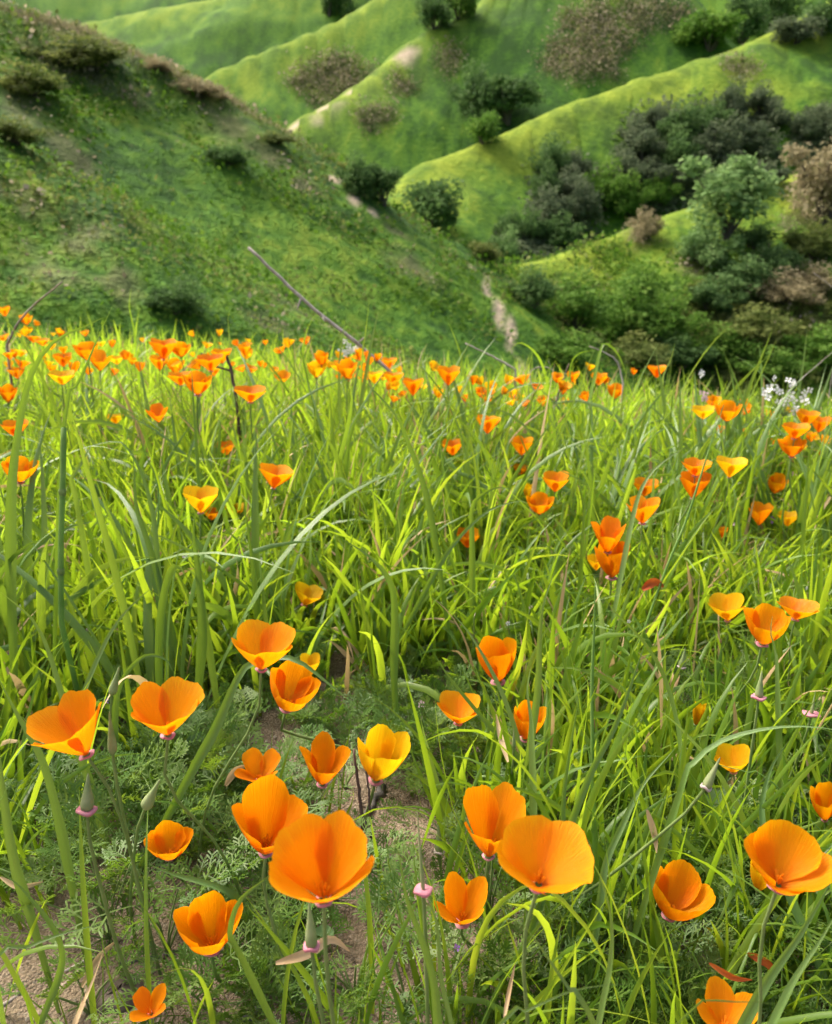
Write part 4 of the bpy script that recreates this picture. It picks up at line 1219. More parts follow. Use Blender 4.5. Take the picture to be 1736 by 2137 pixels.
def d_near(x, y):
    return np.clip(0.9 - 1.35 * bare(x, y) + .5 * fbm(x * 3.1 + 4, y * 3.1, 2, 3), .0, 1)


def d_mid(x, y):
    return np.clip(.66 + 1.0 * fbm(x * 2.4 + 4, y * 2.4, 2, 3), .10, 1)


grow('broad_grass', 'broad green grass of the foreground', M_GRASS, 5000, .46, 1.4, 7, .018, (.09, .22), (.006, .013), .30, .46, 8, d_near, True, .05, .012)
grow('fine_grass', 'fine green grass of the foreground', M_GRASS, 4600, .44, 1.35, 9, .022, (.04, .13), (.002, .0042), .35, .45, 5, d_near, False, .12, .02)
grow('tall_grass', 'lush tall grass in the middle of the meadow', M_GRASS, 6000, 1.1, 2.5, 8, .025, (.14, .30), (.006, .0125), .26, .50, 8, d_mid, True, .035, .03)
grow('arching_grass', 'broad arching blades in tall clumps', M_BLADE, 1500, .95, 2.3, 12, .022, (.26, .44), (.009, .015), .26, .62, 10, lambda x, y: np.clip(.5 + 1.4 * fbm(x * 1.7, y * 1.7, 5, 2) + .4 * (x < -.35), 0, 1), True, .03, .02)
grow('fine_grass', 'fine green grass in the middle of the meadow', M_LIME, 11500, 1.05, 2.8, 9, .04, (.06, .19), (.0028, .0058), .38, .55, 5, d_mid, False, .08, .03)
grow('broad_grass', 'bright broad grass in the middle of the meadow', M_LIME, 5200, 1.2, 2.8, 8, .025, (.13, .28), (.006, .011), .28, .50, 7, d_mid, True, .05, .03)
grow('tall_grass', 'bright lime grass of the far meadow', M_LIME, 7000, 2.1, 4.6, 8, .05, (.09, .28), (.005, .011), .26, .46, 6, d_mid, False, .08, .05)
grow('fine_grass', 'fine pale grass of the far meadow', M_LIME, 7000, 2.2, 4.4, 9, .05, (.06, .16), (.003, .006), .38, .55, 4, d_mid, False, .18, .05)
grow('far_grass', 'grass on the slope beyond the flower band', M_LIME, 8000, 4.0, 8.5, 8, .08, (.14, .30), (.007, .013), .2, .3, 4, d_mid, False, .08, .1)

k = len(CREST_GRASS)
V, F, t, ph, C = blades(CREST_GRASS, R.uniform(0, 6.28, k), np.abs(R.normal(size=k)) * .4, R.gamma(1.6, .3, k), R.uniform(.2, .55, k), R.uniform(.012, .03, k), 3)
tag(link('hill_grass', mesh_np('hill_grass', V, F, M_HAY, {'rnd': np.repeat(R.random(k), 8), 't': t, 'phi': ph})), 'dry tan grass fringing the crest of the left hillside', 'grass', None, 'stuff')

# ------------------------------------------------------------------ feathery poppy leaves


def fern_mesh(seed):
    rng = np.random.default_rng(seed)
    V, F = [], []

    def lobe(a, b, w):
        d = norm(b - a); s = np.cross(d, [0, 0, 1.0]); s = norm(s)
        m1, m2 = a + (b - a) * .55, a + (b - a) * .9
        lift = np.array([0, 0, w * .25])
        i = len(V)
        V.extend([a - s * w * .3, a + s * w * .3, m1 + s * w * .5 + lift, m1 - s * w * .5 + lift, m2 + s * w * .42, m2 - s * w * .42, b + s * w * .12, b - s * w * .12])
        F.extend([(i, i + 1, i + 2, i + 3), (i + 3, i + 2, i + 4, i + 5), (i + 5, i + 4, i + 6, i + 7)])

    def pos(s, sag):
        return np.array([s, 0, .25 * s - sag * s * s])

    sag = rng.uniform(.1, .55)
    for k in range(6):
        lobe(pos(k / 6, sag), pos((k + 1) / 6 + .02, sag), .02)
    for k, s in enumerate((.34, .5, .64, .76, .86, .94, 1.0)):
        a = pos(s, sag)
        for side in ((1, -1) if s < 1 else (0,)):
            l = (.34 * (1.25 - s) + .12) * rng.uniform(.85, 1.15) if s < 1 else .16
            an = side * math.radians(rng.uniform(45, 62)) * (1.05 if s < .8 else .75)
            d = np.array([math.cos(an), math.sin(an), rng.uniform(.0, .45)]); d = norm(d)
            e = a + d * l
            lobe(a, e, .03)
            for f in (.42, .68, .88):
                for ss in (1, -1):
                    an2 = an + ss * math.radians(rng.uniform(35, 52))
                    d2 = norm(np.array([math.cos(an2), math.sin(an2), rng.uniform(0, .5)]))
                    q = a + d * l * f
                    lobe(q, q + d2 * l * rng.uniform(.30, .46) * (1.15 - .4 * f), .030)
    V = np.array(V); F = np.array(F)
    return V, F


FERN = [fern_mesh(70 + i) for i in range(7)]
FERN_ME = []
for i, (V, F) in enumerate(FERN):
    for r in (.25, .6, .9):
        FERN_ME.append(mesh_np('leaf', V, F, M_FERN, {'rnd': np.full(len(V), r), 't': np.ones(len(V))}))

# plants big enough to pick out: foot (u, v), leaf count, leaf length, label
PLANTS = [
 ((180, 1800), 18, .060, 'feathery poppy plant under the pink rimmed seed pod at left'), ((290, 1850), 20, .062, 'feathery poppy plant around the small flat bowl shaped poppy'),
 ((400, 1800), 18, .058, 'feathery poppy plant right of the flat bowl shaped poppy'), ((230, 1960), 16, .055, 'feathery poppy plant arching over the bare soil at lower left'),
 ((350, 1990), 18, .055, 'feathery poppy plant behind the low cup shaped poppy'), ((470, 1720), 18, .055, 'feathery poppy plant left of the ribbed bloom'),
 ((400, 1660), 14, .05, 'feathery poppy plant below the heart shaped bloom'), ((560, 1880), 16, .055, 'feathery poppy plant at the foot of the biggest bloom'),
 ((650, 1960), 14, .05, 'feathery poppy plant around the seed pod under the biggest bloom'), ((430, 2110), 14, .045, 'low feathery plant right of the pointed poppy by the stone'),
 ((530, 2080), 14, .045, 'low feathery plant at the bottom right of the cup shaped poppy'), ((520, 1590), 12, .045, 'small feathery plant on the soil by the closed yellow poppy'),
 ((640, 1670), 12, .042, 'small feathery plant under the pointed petal bloom on the path'), ((720, 1650), 10, .04, 'small feathery plant at the foot of the golden tulip poppy'),
 ((900, 1640), 16, .045, 'feathery plant on the far side of the bare path'), ((860, 1580), 14, .045, 'feathery plant below the blade crossed poppy'),
 ((960, 1600), 16, .048, 'feathery plant between the goblet poppy and the tall pair'), ((930, 1760), 14, .045, 'feathery plant around the green seed pod on the path edge'),
 ((1020, 1930), 18, .052, 'feathery plant under the pointed open right poppy'), ((1000, 2060), 16, .05, 'pale feathery plant at the bottom right of the bare path'),
 ((1330, 1990), 18, .052, 'feathery plant with a green pod left of the lone cup'), ((1400, 2080), 16, .05, 'feathery plant below the lone leaning cup'),
 ((1470, 1800), 18, .055, 'blue green feathery plant beside the pink disc seed head'), ((1540, 1700), 16, .052, 'feathery plant above the right edge bloom'),
 ((1600, 1560), 16, .05, 'feathery plant around the tall pink rimmed pod at right'), ((1460, 1560), 14, .05, 'feathery plant under the yellow bud at right'),
 ((1620, 1940), 16, .05, 'feathery plant under the right edge bloom'), ((1290, 1250), 12, .05, 'feathery plant at the foot of the stacked pair'),
 ((480, 1160), 12, .05, 'feathery plant in the grass below the bright yellow left poppy'), ((690, 1880), 12, .045, 'feathery plant on the path behind the biggest bloom'),
 ((740, 2090), 16, .05, 'grey green feathery plant at the bottom centre'), ((850, 2110), 14, .045, 'feathery plant at the bottom right of the centre path'),
 ((190, 2120), 6, .035, 'sprig of feathery leaves low in the left corner'), ((300, 1660), 14, .05, 'feathery plant around the leaning seed pod at left'),
]


def eul(rz, ry, rx):
    from mathutils import Euler
    return Euler((rx, ry, rz), 'XYZ')


fern_bank = []
for (u, v), n, ll, lab in PLANTS:
    z = hit_meadow(u, v)
    p = at(u, v, z)
    root = thing('poppy_plant', p, lab, 'plant', 'feathery poppy plants')
    stems = []
    for q in range(n):
        a = q * 2.4 + R.uniform(-.5, .5)
        tier = R.random()
        ru = ll * (.25 + 1.2 * R.random())
        hz = ll * (.10 + 1.35 * tier)
        q0 = np.array([math.cos(a) * ru * .7, math.sin(a) * ru * .7, hz])
        s = ll * R.uniform(.75, 1.2)
        rot = eul(a + R.normal() * .4, -R.uniform(.0, .9), R.normal() * .35)
        LV = (FERN[((q * 5 + int(u)) % len(FERN_ME)) // 3][0][::3] * s) @ np.array(rot.to_matrix()).T + q0 + p
        if not clear_of_flowers(LV[None], 0)[0]:
            continue
        stems.append(tube(spline([(0, 0, 0), q0 * [.35, .35, .55], q0], 4), [.0011, .0010, .0009, .0007], 4, False))
        o = link('leaf', FERN_ME[(q * 5 + int(u)) % len(FERN_ME)], root, q0)
        o.scale = (s, s, s)
        o.rotation_euler = rot
    if stems:
        V, F = join(stems)
        link('stalk', mesh_np('stalk', V, F, M_STEM), root)

# the same leaves where they close into ground cover
nl = 6500
lx, ly = R.uniform(-1.3, 1.3, nl * 3), .5 + 1.5 * R.random(nl * 3) ** 1.3
k = (np.abs(lx) < .6 * ly + .4) & (R.random(nl * 3) < np.clip(.5 + .6 * bare(lx, ly) + .7 * fbm(lx * 4, ly * 4, 1, 3), 0, 1))
for (u, v, r_) in ((790, 1850, .11), (800, 1960, .06), (70, 2070, .13), (170, 2110, .08), (700, 1640, .05), (800, 1930, .05)):
    zz = hit_meadow(u, v); p = at(u, v, zz)
    k &= np.hypot(lx - p[0], (ly - p[1]) * .8) > 1.25 * r_ * R.uniform(.7, 1.2, nl * 3)
lx, ly = lx[k][:nl], ly[k][:nl]
Vs, Fs, rn, o_ = [], [], [], 0
for x, y in zip(lx, ly):
    V, F = FERN[R.integers(0, 7)]
    e = eul(R.uniform(0, 6.28), -R.uniform(.1, 1.1), R.normal() * .3).to_matrix()
    V = (V * R.uniform(.030, .060)) @ np.array(e).T + [x, y, float(meadow(x, y)) + R.random() * .025]
    if not clear_of_flowers(V[None, ::4], 0)[0]: continue
    Vs.append(V); Fs.append(F + o_); o_ += len(V); rn.append(np.full(len(V), R.random()))
Vs = np.concatenate(Vs)
tag(link('poppy_foliage', mesh_np('poppy_foliage', Vs, np.concatenate(Fs), M_FERN, {'rnd': np.concatenate(rn), 't': np.ones(len(Vs))})),
    'low feathery poppy foliage covering the soil between the grass', 'foliage', None, 'stuff')

# ------------------------------------------------------------------ seed pods
PODS = [  # top (u, v), rim (u, v), width of the body, rim width, label
 ((184, 1613), (181, 1690), 28, 44, 'pale green seed pod on a wide pink rim at the left', 'pink'),
 ((334, 1626), (303, 1685), 26, 0, 'leaning seed pod with a pale foot right of the pink rimmed one', ''),
 ((249, 1390), (234, 1447), 19, 0, 'seed pod left of the heart shaped bloom', ''),
 ((228, 1484), (235, 1570), 19, 0, 'slender green seed pod below the left edge bloom', ''),
 ((122, 1862), (155, 1840), 17, 0, 'nodding seed bud over the soil at lower left', ''),
 ((645, 1880), (650, 1975), 26, 36, 'seed pod on a purple rim under the biggest bloom', 'pink'),
 ((914, 1720), (917, 1776), 20, 26, 'green seed pod on a pale rim at the edge of the bare path', 'pale'),
 ((1503, 1580), (1473, 1643), 20, 24, 'grey green seed pod leaning by the tilted golden poppy', 'pale'),
 ((1590, 1398), (1583, 1455), 17, 32, 'tall seed pod on a pink rim below the trio at right', 'pink'),
 ((1430, 1352), (1422, 1392), 14, 20, 'small seed pod in the grass left of the trio', 'pale'),
 ((1313, 1895), (1313, 1945), 16, 0, 'green seed pod left of the lone leaning cup', ''),
 ((1702, 1440), (1693, 1490), 7, 38, 'bare pink disc of a fallen poppy at the right edge', 'pink'),
 ((1484, 1722), (1467, 1740), 9, 34, 'small white and pink disc above the lone leaning cup', 'pale'),
 ((870, 1690), (883, 1858), 9, 42, 'tall thin pod rising from a pink ring beside the bare path', 'pink'),
 ((1072, 1520), (1072, 1560), 9, 0, 'thin pod among the blades right of the goblet poppy', ''),
 ((985, 1985), (985, 2010), 10, 0, 'tiny bud in the feathery leaves below the pointed poppy', ''),
]
M_RIMPALE = simple('pale_rim', (.52, .42, .40), (.66, .56, .52), 120, .5, .3)
for i, (top, rim, bw, rw, lab, rc) in enumerate(PODS):
    rng = np.random.default_rng(500 + i)
    ln = math.hypot(top[0] - rim[0], top[1] - rim[1])
    z = FPX * (.026 if rw > 0 or bw > 14 else .02) / max(ln, 20)
    z = min(max(z, .5), 1.4)
    for _ in range(80):
        P = at(*rim, z); h = P[2] - float(meadow(P[0], P[1]))
        if h < .05: z *= .99
        elif h > .24: z *= 1.01
        else: break
    B, T = at(*rim, z), at(*top, z - .004)
    L = np.linalg.norm(T - B); ax = norm(T - B)
    Fm = frame(ax, np.array([0, 1.0, 0.1]))
    rb = bw / FPX * z / 2
    g = float(meadow(B[0], B[1]))
    for tr in range(40):
        sp = .012 + .003 * tr
        rp = np.array([B[0] - ax[0] * .05 + rng.normal() * sp, B[1] + .02 + 2 * sp * rng.random(), 0]); rp[2] = float(meadow(rp[0], rp[1])) - .004
        if clear_of_flowers(spline([rp, rp * .5 + B * .5 - ax * .02, B - ax * .012, B], 12)[None], 0)[0]:
            break
    o = thing('seed_pod', rp, lab, 'seed pod', 'poppy seed pods and buds')
    V, F = lathe([(rb * .5, -.03 * L), (rb * .92, .05 * L), (rb, .16 * L), (rb * .86, .32 * L), (rb * .55, .55 * L), (rb * .33, .75 * L), (rb * .2, .92 * L), (.0002, L)], 12)
    a = np.arctan2(V[:, 1], V[:, 0]); V[:, :2] *= (1 + .06 * np.cos(5 * a))[:, None]
    link('pod', mesh_np('pod', B + V @ Fm - rp, F, M_POD), o)
    if rw:
        r2 = rw / FPX * z / 2
        V, F = lathe([(rb * .5, -.0012), (r2 * .9, -.0012), (r2, 0), (r2 * .95, .0012), (rb * .7, .0008)], 18)
        a = np.arctan2(V[:, 1], V[:, 0]); V[:, 2] += .0009 * np.sin(3 * a + i) * np.hypot(V[:, 0], V[:, 1]) / r2
        link('rim', mesh_np('rim', B + V @ Fm - rp, F, M_RIM if rc == 'pink' else M_RIMPALE), o)
    pts = spline([rp, rp * .5 + B * .5 - ax * .02, B - ax * .012, B], 8)
    V, F = tube(pts - rp, np.linspace(.0017, .0012, 8), 6, False)
    link('stem', mesh_np('stem', V, F, M_STEM), o)

# ------------------------------------------------------------------ long single blades and stalks


def ribbon(P, W, facing, twist, fold=.35):
    """A folded leaf along P (k,3) of width W (k,)."""
    T = norm(np.gradient(P, axis=0))
    sd = norm(np.cross(T, facing))
    nn = np.cross(T, sd)
    c, s = np.cos(twist)[:, None], np.sin(twist)[:, None]
    sd2 = sd * c + nn * s
    up = np.cross(T, sd2)
    w = (W / 2)[:, None]
    V = np.stack([P - sd2 * w, P - sd2 * w * .5 + up * w * fold * .6, P + up * w * fold, P + sd2 * w * .5 + up * w * fold * .6, P + sd2 * w], 1)
    return V.reshape(-1, 3), grid_f(len(P), 5)


G = [  # polyline from foot to tip in the photograph, depth at foot and tip, widest width, twist, look, label
 ([(22, 1110), (38, 900), (70, 770), (118, 708), (170, 685), (216, 662)], 1.0, .98, 27, 1.0, 'b', 'broad blade bending to the right at the upper left edge'),
 ([(133, 893), (165, 800), (200, 715), (236, 635)], .98, .95, 15, .6, 'b', 'upright leaf on top of the thick stalk at left'),
 ([(415, 1430), (422, 1310), (412, 1180), (404, 1110), (409, 1058)], 1.05, .98, 25, 1.4, 'b', 'broad upright blade with a twist below the bright yellow left poppy'),
 ([(428, 1300), (415, 1215), (392, 1188), (364, 1192)], 1.04, 1.0, 20, .8, 'b', 'pale leaf drooping left from the twisted upright blade'),
 ([(905, 1110), (880, 1000), (850, 920), (828, 868), (780, 815), (732, 768)], 1.15, 1.05, 17, 1.3, 'b', 'curved blade arching to the left in the centre of the meadow'),
 ([(826, 1500), (822, 1400), (824, 1300), (816, 1220), (775, 1165), (715, 1125)], 1.05, .98, 22, 1.0, 'b', 'broad centre blade bending to the left above the bare path'),
 ([(1100, 1600), (1122, 1440), (1126, 1330), (1134, 1260), (1160, 1185)], .85, .8, 20, 1.8, 'b', 'tall twisted blade right of the goblet poppy'),
 ([(1425, 1640), (1415, 1520), (1385, 1410), (1340, 1335), (1290, 1285), (1250, 1235)], .85, .85, 20, .9, 'b', 'long blade slanting up to the left through the right grass'),
 ([(1165, 1790), (1230, 1620), (1290, 1500), (1350, 1330)], .72, .78, 26, .5, 'b', 'very broad blade rising to the right in the tuft at right centre'),
 ([(1040, 1720), (1095, 1660), (1085, 1590), (1000, 1490), (935, 1410), (895, 1345)], .88, .9, 17, 1.2, 'b', 'blade rising left across the goblet poppy group'),
 ([(1105, 1680), (1085, 1560), (1045, 1440), (985, 1330), (935, 1270)], .9, .92, 13, 1.0, 'b', 'slim blade slanting up to the left past the goblet poppy'),
 ([(1420, 1650), (1440, 1600), (1500, 1548), (1600, 1520), (1690, 1516), (1760, 1526)], .66, .62, 22, .7, 'b', 'long blade arching flat to the right edge'),
 ([(915, 2150), (905, 2050), (880, 1960), (850, 1880), (830, 1765)], .52, .50, 26, .6, 'b', 'large blade rising from the bottom centre beside the bare path'),
 ([(945, 2150), (920, 2040), (912, 1930), (885, 1850), (866, 1790)], .54, .55, 15, 1.0, 'b', 'second blade close to the bottom centre one, curving left'),
 ([(1245, 2150), (1185, 2060), (1130, 1980), (1086, 1920)], .46, .45, 26, .4, 'b', 'near blade slanting up to the left from the bottom edge'),
 ([(1250, 2130), (1272, 2020), (1276, 1920), (1256, 1840), (1238, 1800)], .52, .51, 20, 1.0, 'b', 'blade curving down from the right rim of the big right bloom'),
 ([(490, 1900), (495, 1880), (470, 1857), (420, 1840), (365, 1825), (308, 1803)], .72, .70, 20, .8, 'b', 'pale blade lying over the round cup shaped poppy'),
 ([(395, 1620), (450, 1520), (505, 1400), (560, 1372), (620, 1378), (690, 1430), (745, 1475)], .80, .78, 24, .9, 'b', 'blade rising from the left and arching over below the ruffled bloom'),
 ([(1040, 2140), (1100, 2110), (1170, 2075), (1240, 2058), (1320, 2052)], .47, .46, 16, 1.0, 'b', 'pale blade lying flat at the bottom right'),
 ([(1540, 2160), (1600, 2050), (1660, 1965), (1700, 1900), (1745, 1820)], .56, .58, 34, .5, 'b', 'wide blade rising to the lower right edge'),
 ([(1600, 2160), (1660, 2040), (1710, 1965), (1760, 1880)], .52, .52, 26, .6, 'b', 'second wide blade at the lower right corner'),
 ([(1430, 2120), (1500, 2095), (1570, 2090), (1640, 2098)], .45, .44, 18, .9, 'b', 'grey green blade crossing the three petalled bottom poppy'),
 ([(1640, 1850), (1600, 1760), (1590, 1680), (1610, 1600), (1650, 1540)], .74, .8, 22, .8, 'b', 'blade rising behind the right edge bloom'),
 ([(1622, 1420), (1618, 1360), (1608, 1320), (1612, 1285)], .9, .9, 16, .5, 'b', 'dark blade crossing the middle bloom of the trio'),
 ([(1110, 1570), (1108, 1500), (1100, 1440), (1108, 1390)], .80, .8, 22, .4, 'b', 'upright blade hiding the orange poppy right of centre'),
 ([(60, 1900), (30, 1800), (5, 1650), (-10, 1500)], .68, .66, 30, .6, 'b', 'broad blade at the left edge below the large bloom'),
 ([(150, 1850), (120, 1700), (85, 1580), (30, 1480), (-10, 1400)], .72, .7, 24, .8, 'b', 'broad blade leaning to the left edge behind the large bloom'),
 ([(215, 1750), (190, 1640), (160, 1560), (90, 1330), (20, 1250), (-20, 1225)], .82, .8, 22, 1.0, 'b', 'long blade arching to the left edge above the large bloom'),
 ([(80, 2150), (130, 1990), (60, 1870), (-10, 1810)], .62, .6, 18, .8, 'b', 'blade bending left near the bare soil at lower left'),
 ([(-10, 2010), (60, 1975), (140, 1945), (230, 1925)], .56, .6, 14, .4, 'b', 'blade lying over the bare soil at lower left'),
 ([(150, 2150), (175, 2090), (200, 2030), (215, 1985)], .56, .58, 24, .4, 'd', 'half dry straw edged blade standing on the bare soil'),
 ([(250, 1640), (240, 1500), (255, 1420), (300, 1370), (345, 1375), (365, 1410)], .95, .95, 17, 1.0, 'b', 'pale blade bent over behind the heart shaped bloom'),
 ([(160, 1480), (210, 1360), (250, 1290), (300, 1240), (320, 1225)], .95, .98, 14, 1.0, 'b', 'blade curving up to the right in the left grass'),
 ([(985, 1150), (985, 1060), (1010, 1030), (1040, 1017), (1068, 1022)], 1.2, 1.1, 16, .9, 'b', 'pale blade bending right in the centre meadow'),
 ([(905, 1200), (960, 1120), (1020, 1065), (1085, 1045), (1100, 1050)], 1.15, 1.1, 13, .9, 'b', 'blade arching right toward the open bowl poppy'),
 ([(1300, 1180), (1318, 1090), (1336, 1025), (1364, 980), (1400, 952), (1435, 930)], 1.25, 1.25, 15, .4, 'b', 'arching blade crossing the pair of orange poppies at right'),
 ([(1385, 1200), (1430, 1090), (1460, 1000), (1485, 920), (1510, 845)], 1.2, 1.2, 9, .2, 's', 'dark leaning stalk by the bright yellow right poppy'),
 ([(280, 1180), (320, 1160), (330, 1020), (300, 940), (285, 880)], 1.15, 1.1, 8, .2, 's', 'thin dark stalk leaning left in the left meadow'),
 ([(160, 1050), (150, 1000), (175, 960), (195, 930), (300, 955)], 1.1, 1.05, 15, .8, 'b', 'pale blade bent right across the thick left stalk'),
 ([(330, 1180), (320, 1080), (300, 1000), (270, 940), (240, 920), (170, 935)], 1.1, 1.1, 14, .9, 'b', 'blade arching left toward the thick left stalk'),
 ([(320, 1170), (285, 1060), (280, 980), (276, 930)], 1.1, 1.08, 20, .5, 'b', 'broad dark blade right of the thick left stalk'),
 ([(1220, 860), (1240, 790), (1250, 740), (1262, 716), (1290, 740), (1310, 790)], 2.3, 2.3, 12, .4, 'b', 'tallest blade of the arching tuft on the crest'),
 ([(1150, 860), (1140, 790), (1120, 740), (1085, 715), (1062, 735)], 2.3, 2.2, 9, .6, 'b', 'lime blade arching left from the crest tuft'),
 ([(1190, 850), (1190, 770), (1205, 740), (1240, 730)], 2.3, 2.3, 8, .4, 'b', 'lime blade in the middle of the crest tuft'),
 ([(985, 850), (968, 780), (958, 730), (935, 670)], 2.3, 2.3, 9, .3, 'b', 'tall lime blade against the dark slope in the centre'),
 ([(640, 800), (632, 740), (640, 690), (655, 660)], 2.4, 2.4, 9, .4, 'b', 'lime blade standing above the band left of the dry stem'),
 ([(755, 760), (762, 700), (768, 650), (770, 620)], 2.2, 2.2, 6, .2, 'b', 'thin lime blade crossing the dry stem'),
 ([(285, 740), (280, 690), (270, 640), (274, 600)], 2.4, 2.4, 9, .3, 'b', 'lime blade tall against the dark foot of the hillside'),
 ([(480, 760), (478, 700), (476, 660), (484, 640)], 2.3, 2.3, 7, .3, 'b', 'lime blade right of the left flower band'),
 ([(1380, 830), (1385, 780), (1400, 750), (1408, 715)], 2.1, 2.1, 7, .3, 'b', 'lime blade right of the raised lone poppy'),
 ([(1236, 1560), (1235, 1430), (1240, 1300), (1242, 1215)], .88, .86, 13, .4, 's', 'straight stiff stalk right of centre'),
 ([(1620, 1640), (1555, 1610), (1480, 1580), (1520, 1480)], .8, .8, 4, .2, 's', 'thin stem bending beside the tilted golden poppy'),
 ([(1545, 1900), (1480, 1850), (1400, 1780), (1360, 1700)], .86, .86, 16, .9, 'b', 'blade rising left behind the lone leaning cup'),
 ([(1250, 1900), (1265, 1800), (1300, 1720), (1340, 1640), (1410, 1560)], .7, .74, 20, .7, 'b', 'blade fanning right in the tuft behind the big right bloom'),
 ([(1180, 1800), (1175, 1680), (1190, 1560), (1215, 1420)], .74, .78, 18, .8, 'b', 'blade rising straight in the tuft at right centre'),
 ([(505, 2000), (480, 1950), (500, 1880), (560, 1830), (600, 1790)], .60, .58, 22, .7, 'b', 'blade rising right beside the round cup shaped poppy'),
]


def g_depth(u, v):
    return hit_meadow(u, v)


for i, (pl, z0, z1, w, tw, look, lab) in enumerate(G):
    rng = np.random.default_rng(700 + i)
    k = len(pl)
    zf = np.linspace(z0, z1, k)
    P = np.array([at(u, v, z) for (u, v), z in zip(pl, zf)])
    g0 = float(meadow(P[0][0], P[0][1]))
    if P[0][2] > g0 + .004:      # carry the foot down to the soil
        d = norm(P[0] - P[1]); hh_ = P[0][2] - g0
        foot = P[0] + d * min(hh_ / -d[2], .16) if d[2] < -.3 else P[0] + [d[0] * .02, .02, -hh_]
        foot[2] = float(meadow(foot[0], foot[1])) - .004
        P = np.concatenate([[foot], P])
    n = 26
    P = spline(P, n)
    P[:, 2] = np.maximum(P[:, 2], meadow(P[:, 0], P[:, 1]) + np.linspace(-.004, .004, n))
    t = np.linspace(0, 1, n)
    zm = (z0 + z1) / 2
    Wm = w / FPX * zm * np.interp(t, [0, .15, .45, .75, 1], [.4, .62, 1, .62, .02]) * .88 * (1 + .05 * np.sin(t * rng.uniform(14, 24) + i))
    root = thing('long_grass', P[0], lab, 'grass blade', 'single long grass blades')
    facing = norm(norm(CAM - P[n // 2]) + rng.normal(size=3) * .25)
    if look == 's':
        V, F = tube(P - P[0], np.interp(t, [0, .7, 1], [1, .8, .2]) * w / FPX * zm / 3.0, 6, False)
        me = mesh_np('stalk', V, F, M_STALK, {'rnd': np.full(len(V), .6), 't': np.repeat(t, 6), 'phi': np.tile(np.linspace(-1, 1, 6), n)})
        link('stalk', me, root)
    else:
        ph0 = rng.uniform(-.4, .4)
        V, F = ribbon(P - P[0], Wm, facing, ph0 + tw * (t - .5) * rng.choice([-1, 1]))
        at_ = {'rnd': np.full(len(V), rng.uniform(.2, .95)), 't': np.repeat(t, 5), 'phi': np.tile(np.linspace(-1, 1, 5), n)}
        link('leaf', mesh_np('leaf', V, F, M_DRYGRASS if look == 'd' else (M_LIME if zm > 1.5 else M_BLADE), at_), root)

# thick jointed stalk at the left, carrying the upright leaf
P = spline([at(128, 1300, 1.0), at(127, 1150, .99), at(131, 1000, .985), at(133, 893, .98)], 16)
P = np.concatenate([[[P[0][0], P[0][1] + .03, float(meadow(P[0][0], P[0][1] + .03)) - .004]], P])
root = thing('grass_stalk', P[0], 'thick jointed green stalk standing at the left, cut off square', 'grass stalk')
V, F = tube(P - P[0], np.full(len(P), .0033), 8)
link('stalk', mesh_np('stalk', V, fixq(F), M_STALK), root)
for j in (5, 11):
    V, F = lathe([(.0036, -.004), (.0044, -.001), (.0048, .002), (.0036, .005)], 8)
    link('joint', mesh_np('joint', V + P[j] - P[0], F, M_STEM), root)

# ------------------------------------------------------------------ dry stems, wood, stone


def stick(name, pts, z0, z1, r0, r1, mat, label, cat='dry stem', twigs=()):
    zf = np.linspace(z0, z1, len(pts))
    if name == 'twig' and mat is not M_DARKSTEM:      # lies on the soil
        zf = [hit_meadow(u, v, r0) for u, v in pts]
    P = spline([at(u, v, z) for (u, v), z in zip(pts, zf)], 14)
    P = P + R.normal(size=P.shape) * r0 * .22
    g = float(meadow(P[0][0], P[0][1]))
    if P[0][2] > g + .02:
        P = np.concatenate([[[P[0][0] + (P[0][0] - P[1][0]) * .5, P[0][1], g - .003]], P])
    root = thing(name, P[0], label, cat)
    V, F = tube(P - P[0], np.linspace(r0, r1, len(P)), 7)
    link('stem', mesh_np('stem', V, fixq(F), mat), root)
    for (f, du, dv, l) in twigs:
        j = int(f * (len(P) - 1))
        e = P[j] + (du * RT - dv * UP) * l + np.array([0, R.normal() * .2 * l, 0])
        V, F = tube(spline([P[j], (P[j] + e) / 2 + R.normal(size=3) * .05 * l, e], 6) - P[0], np.linspace(r1 * .9, r1 * .4, 6), 5)
        link('twig', mesh_np('twig', V, fixq(F), mat), root)
    return root


stick('dry_stem', [(812, 775), (760, 730), (700, 680), (640, 632), (575, 570), (517, 516)], 2.6, 2.55, .0068, .0045, M_BARK, 'long grey dry stem leaning left against the dark hillside', twigs=((.5, .2, .3, .05), (.65, -.3, .9, .04), (.3, .6, -.5, .04)))
stick('dry_stem', [(15, 720), (40, 670), (85, 625), (130, 588)], 2.4, 2.35, .004, .0018, M_DRYSTEM, 'thin dry stem slanting up right at the left edge')
stick('dry_stem', [(495, 835), (486, 795), (478, 760), (470, 735)], 2.1, 2.1, .0045, .0035, M_DARKSTEM, 'dark dry stem standing in the left flower band', twigs=((.7, -.8, -.5, .09), (.9, .3, .9, .04)))
stick('dry_stem', [(1075, 770), (1030, 745), (970, 716)], 2.7, 2.7, .004, .002, M_BARK, 'grey dry stem leaning left of the crest tuft')
stick('dry_stem', [(1155, 850), (1170, 810), (1188, 758)], 2.4, 2.3, .0042, .0016, M_DRYSTEM, 'pale forked dry stem in the crest tuft', twigs=((.4, -.7, .5, .06), (.6, .6, .5, .05)))
stick('dry_stem', [(1300, 800), (1290, 760), (1270, 740), (1230, 722)], 2.5, 2.5, .0026, .0016, M_BARK, 'curled grey stem bowed over the crest tuft')
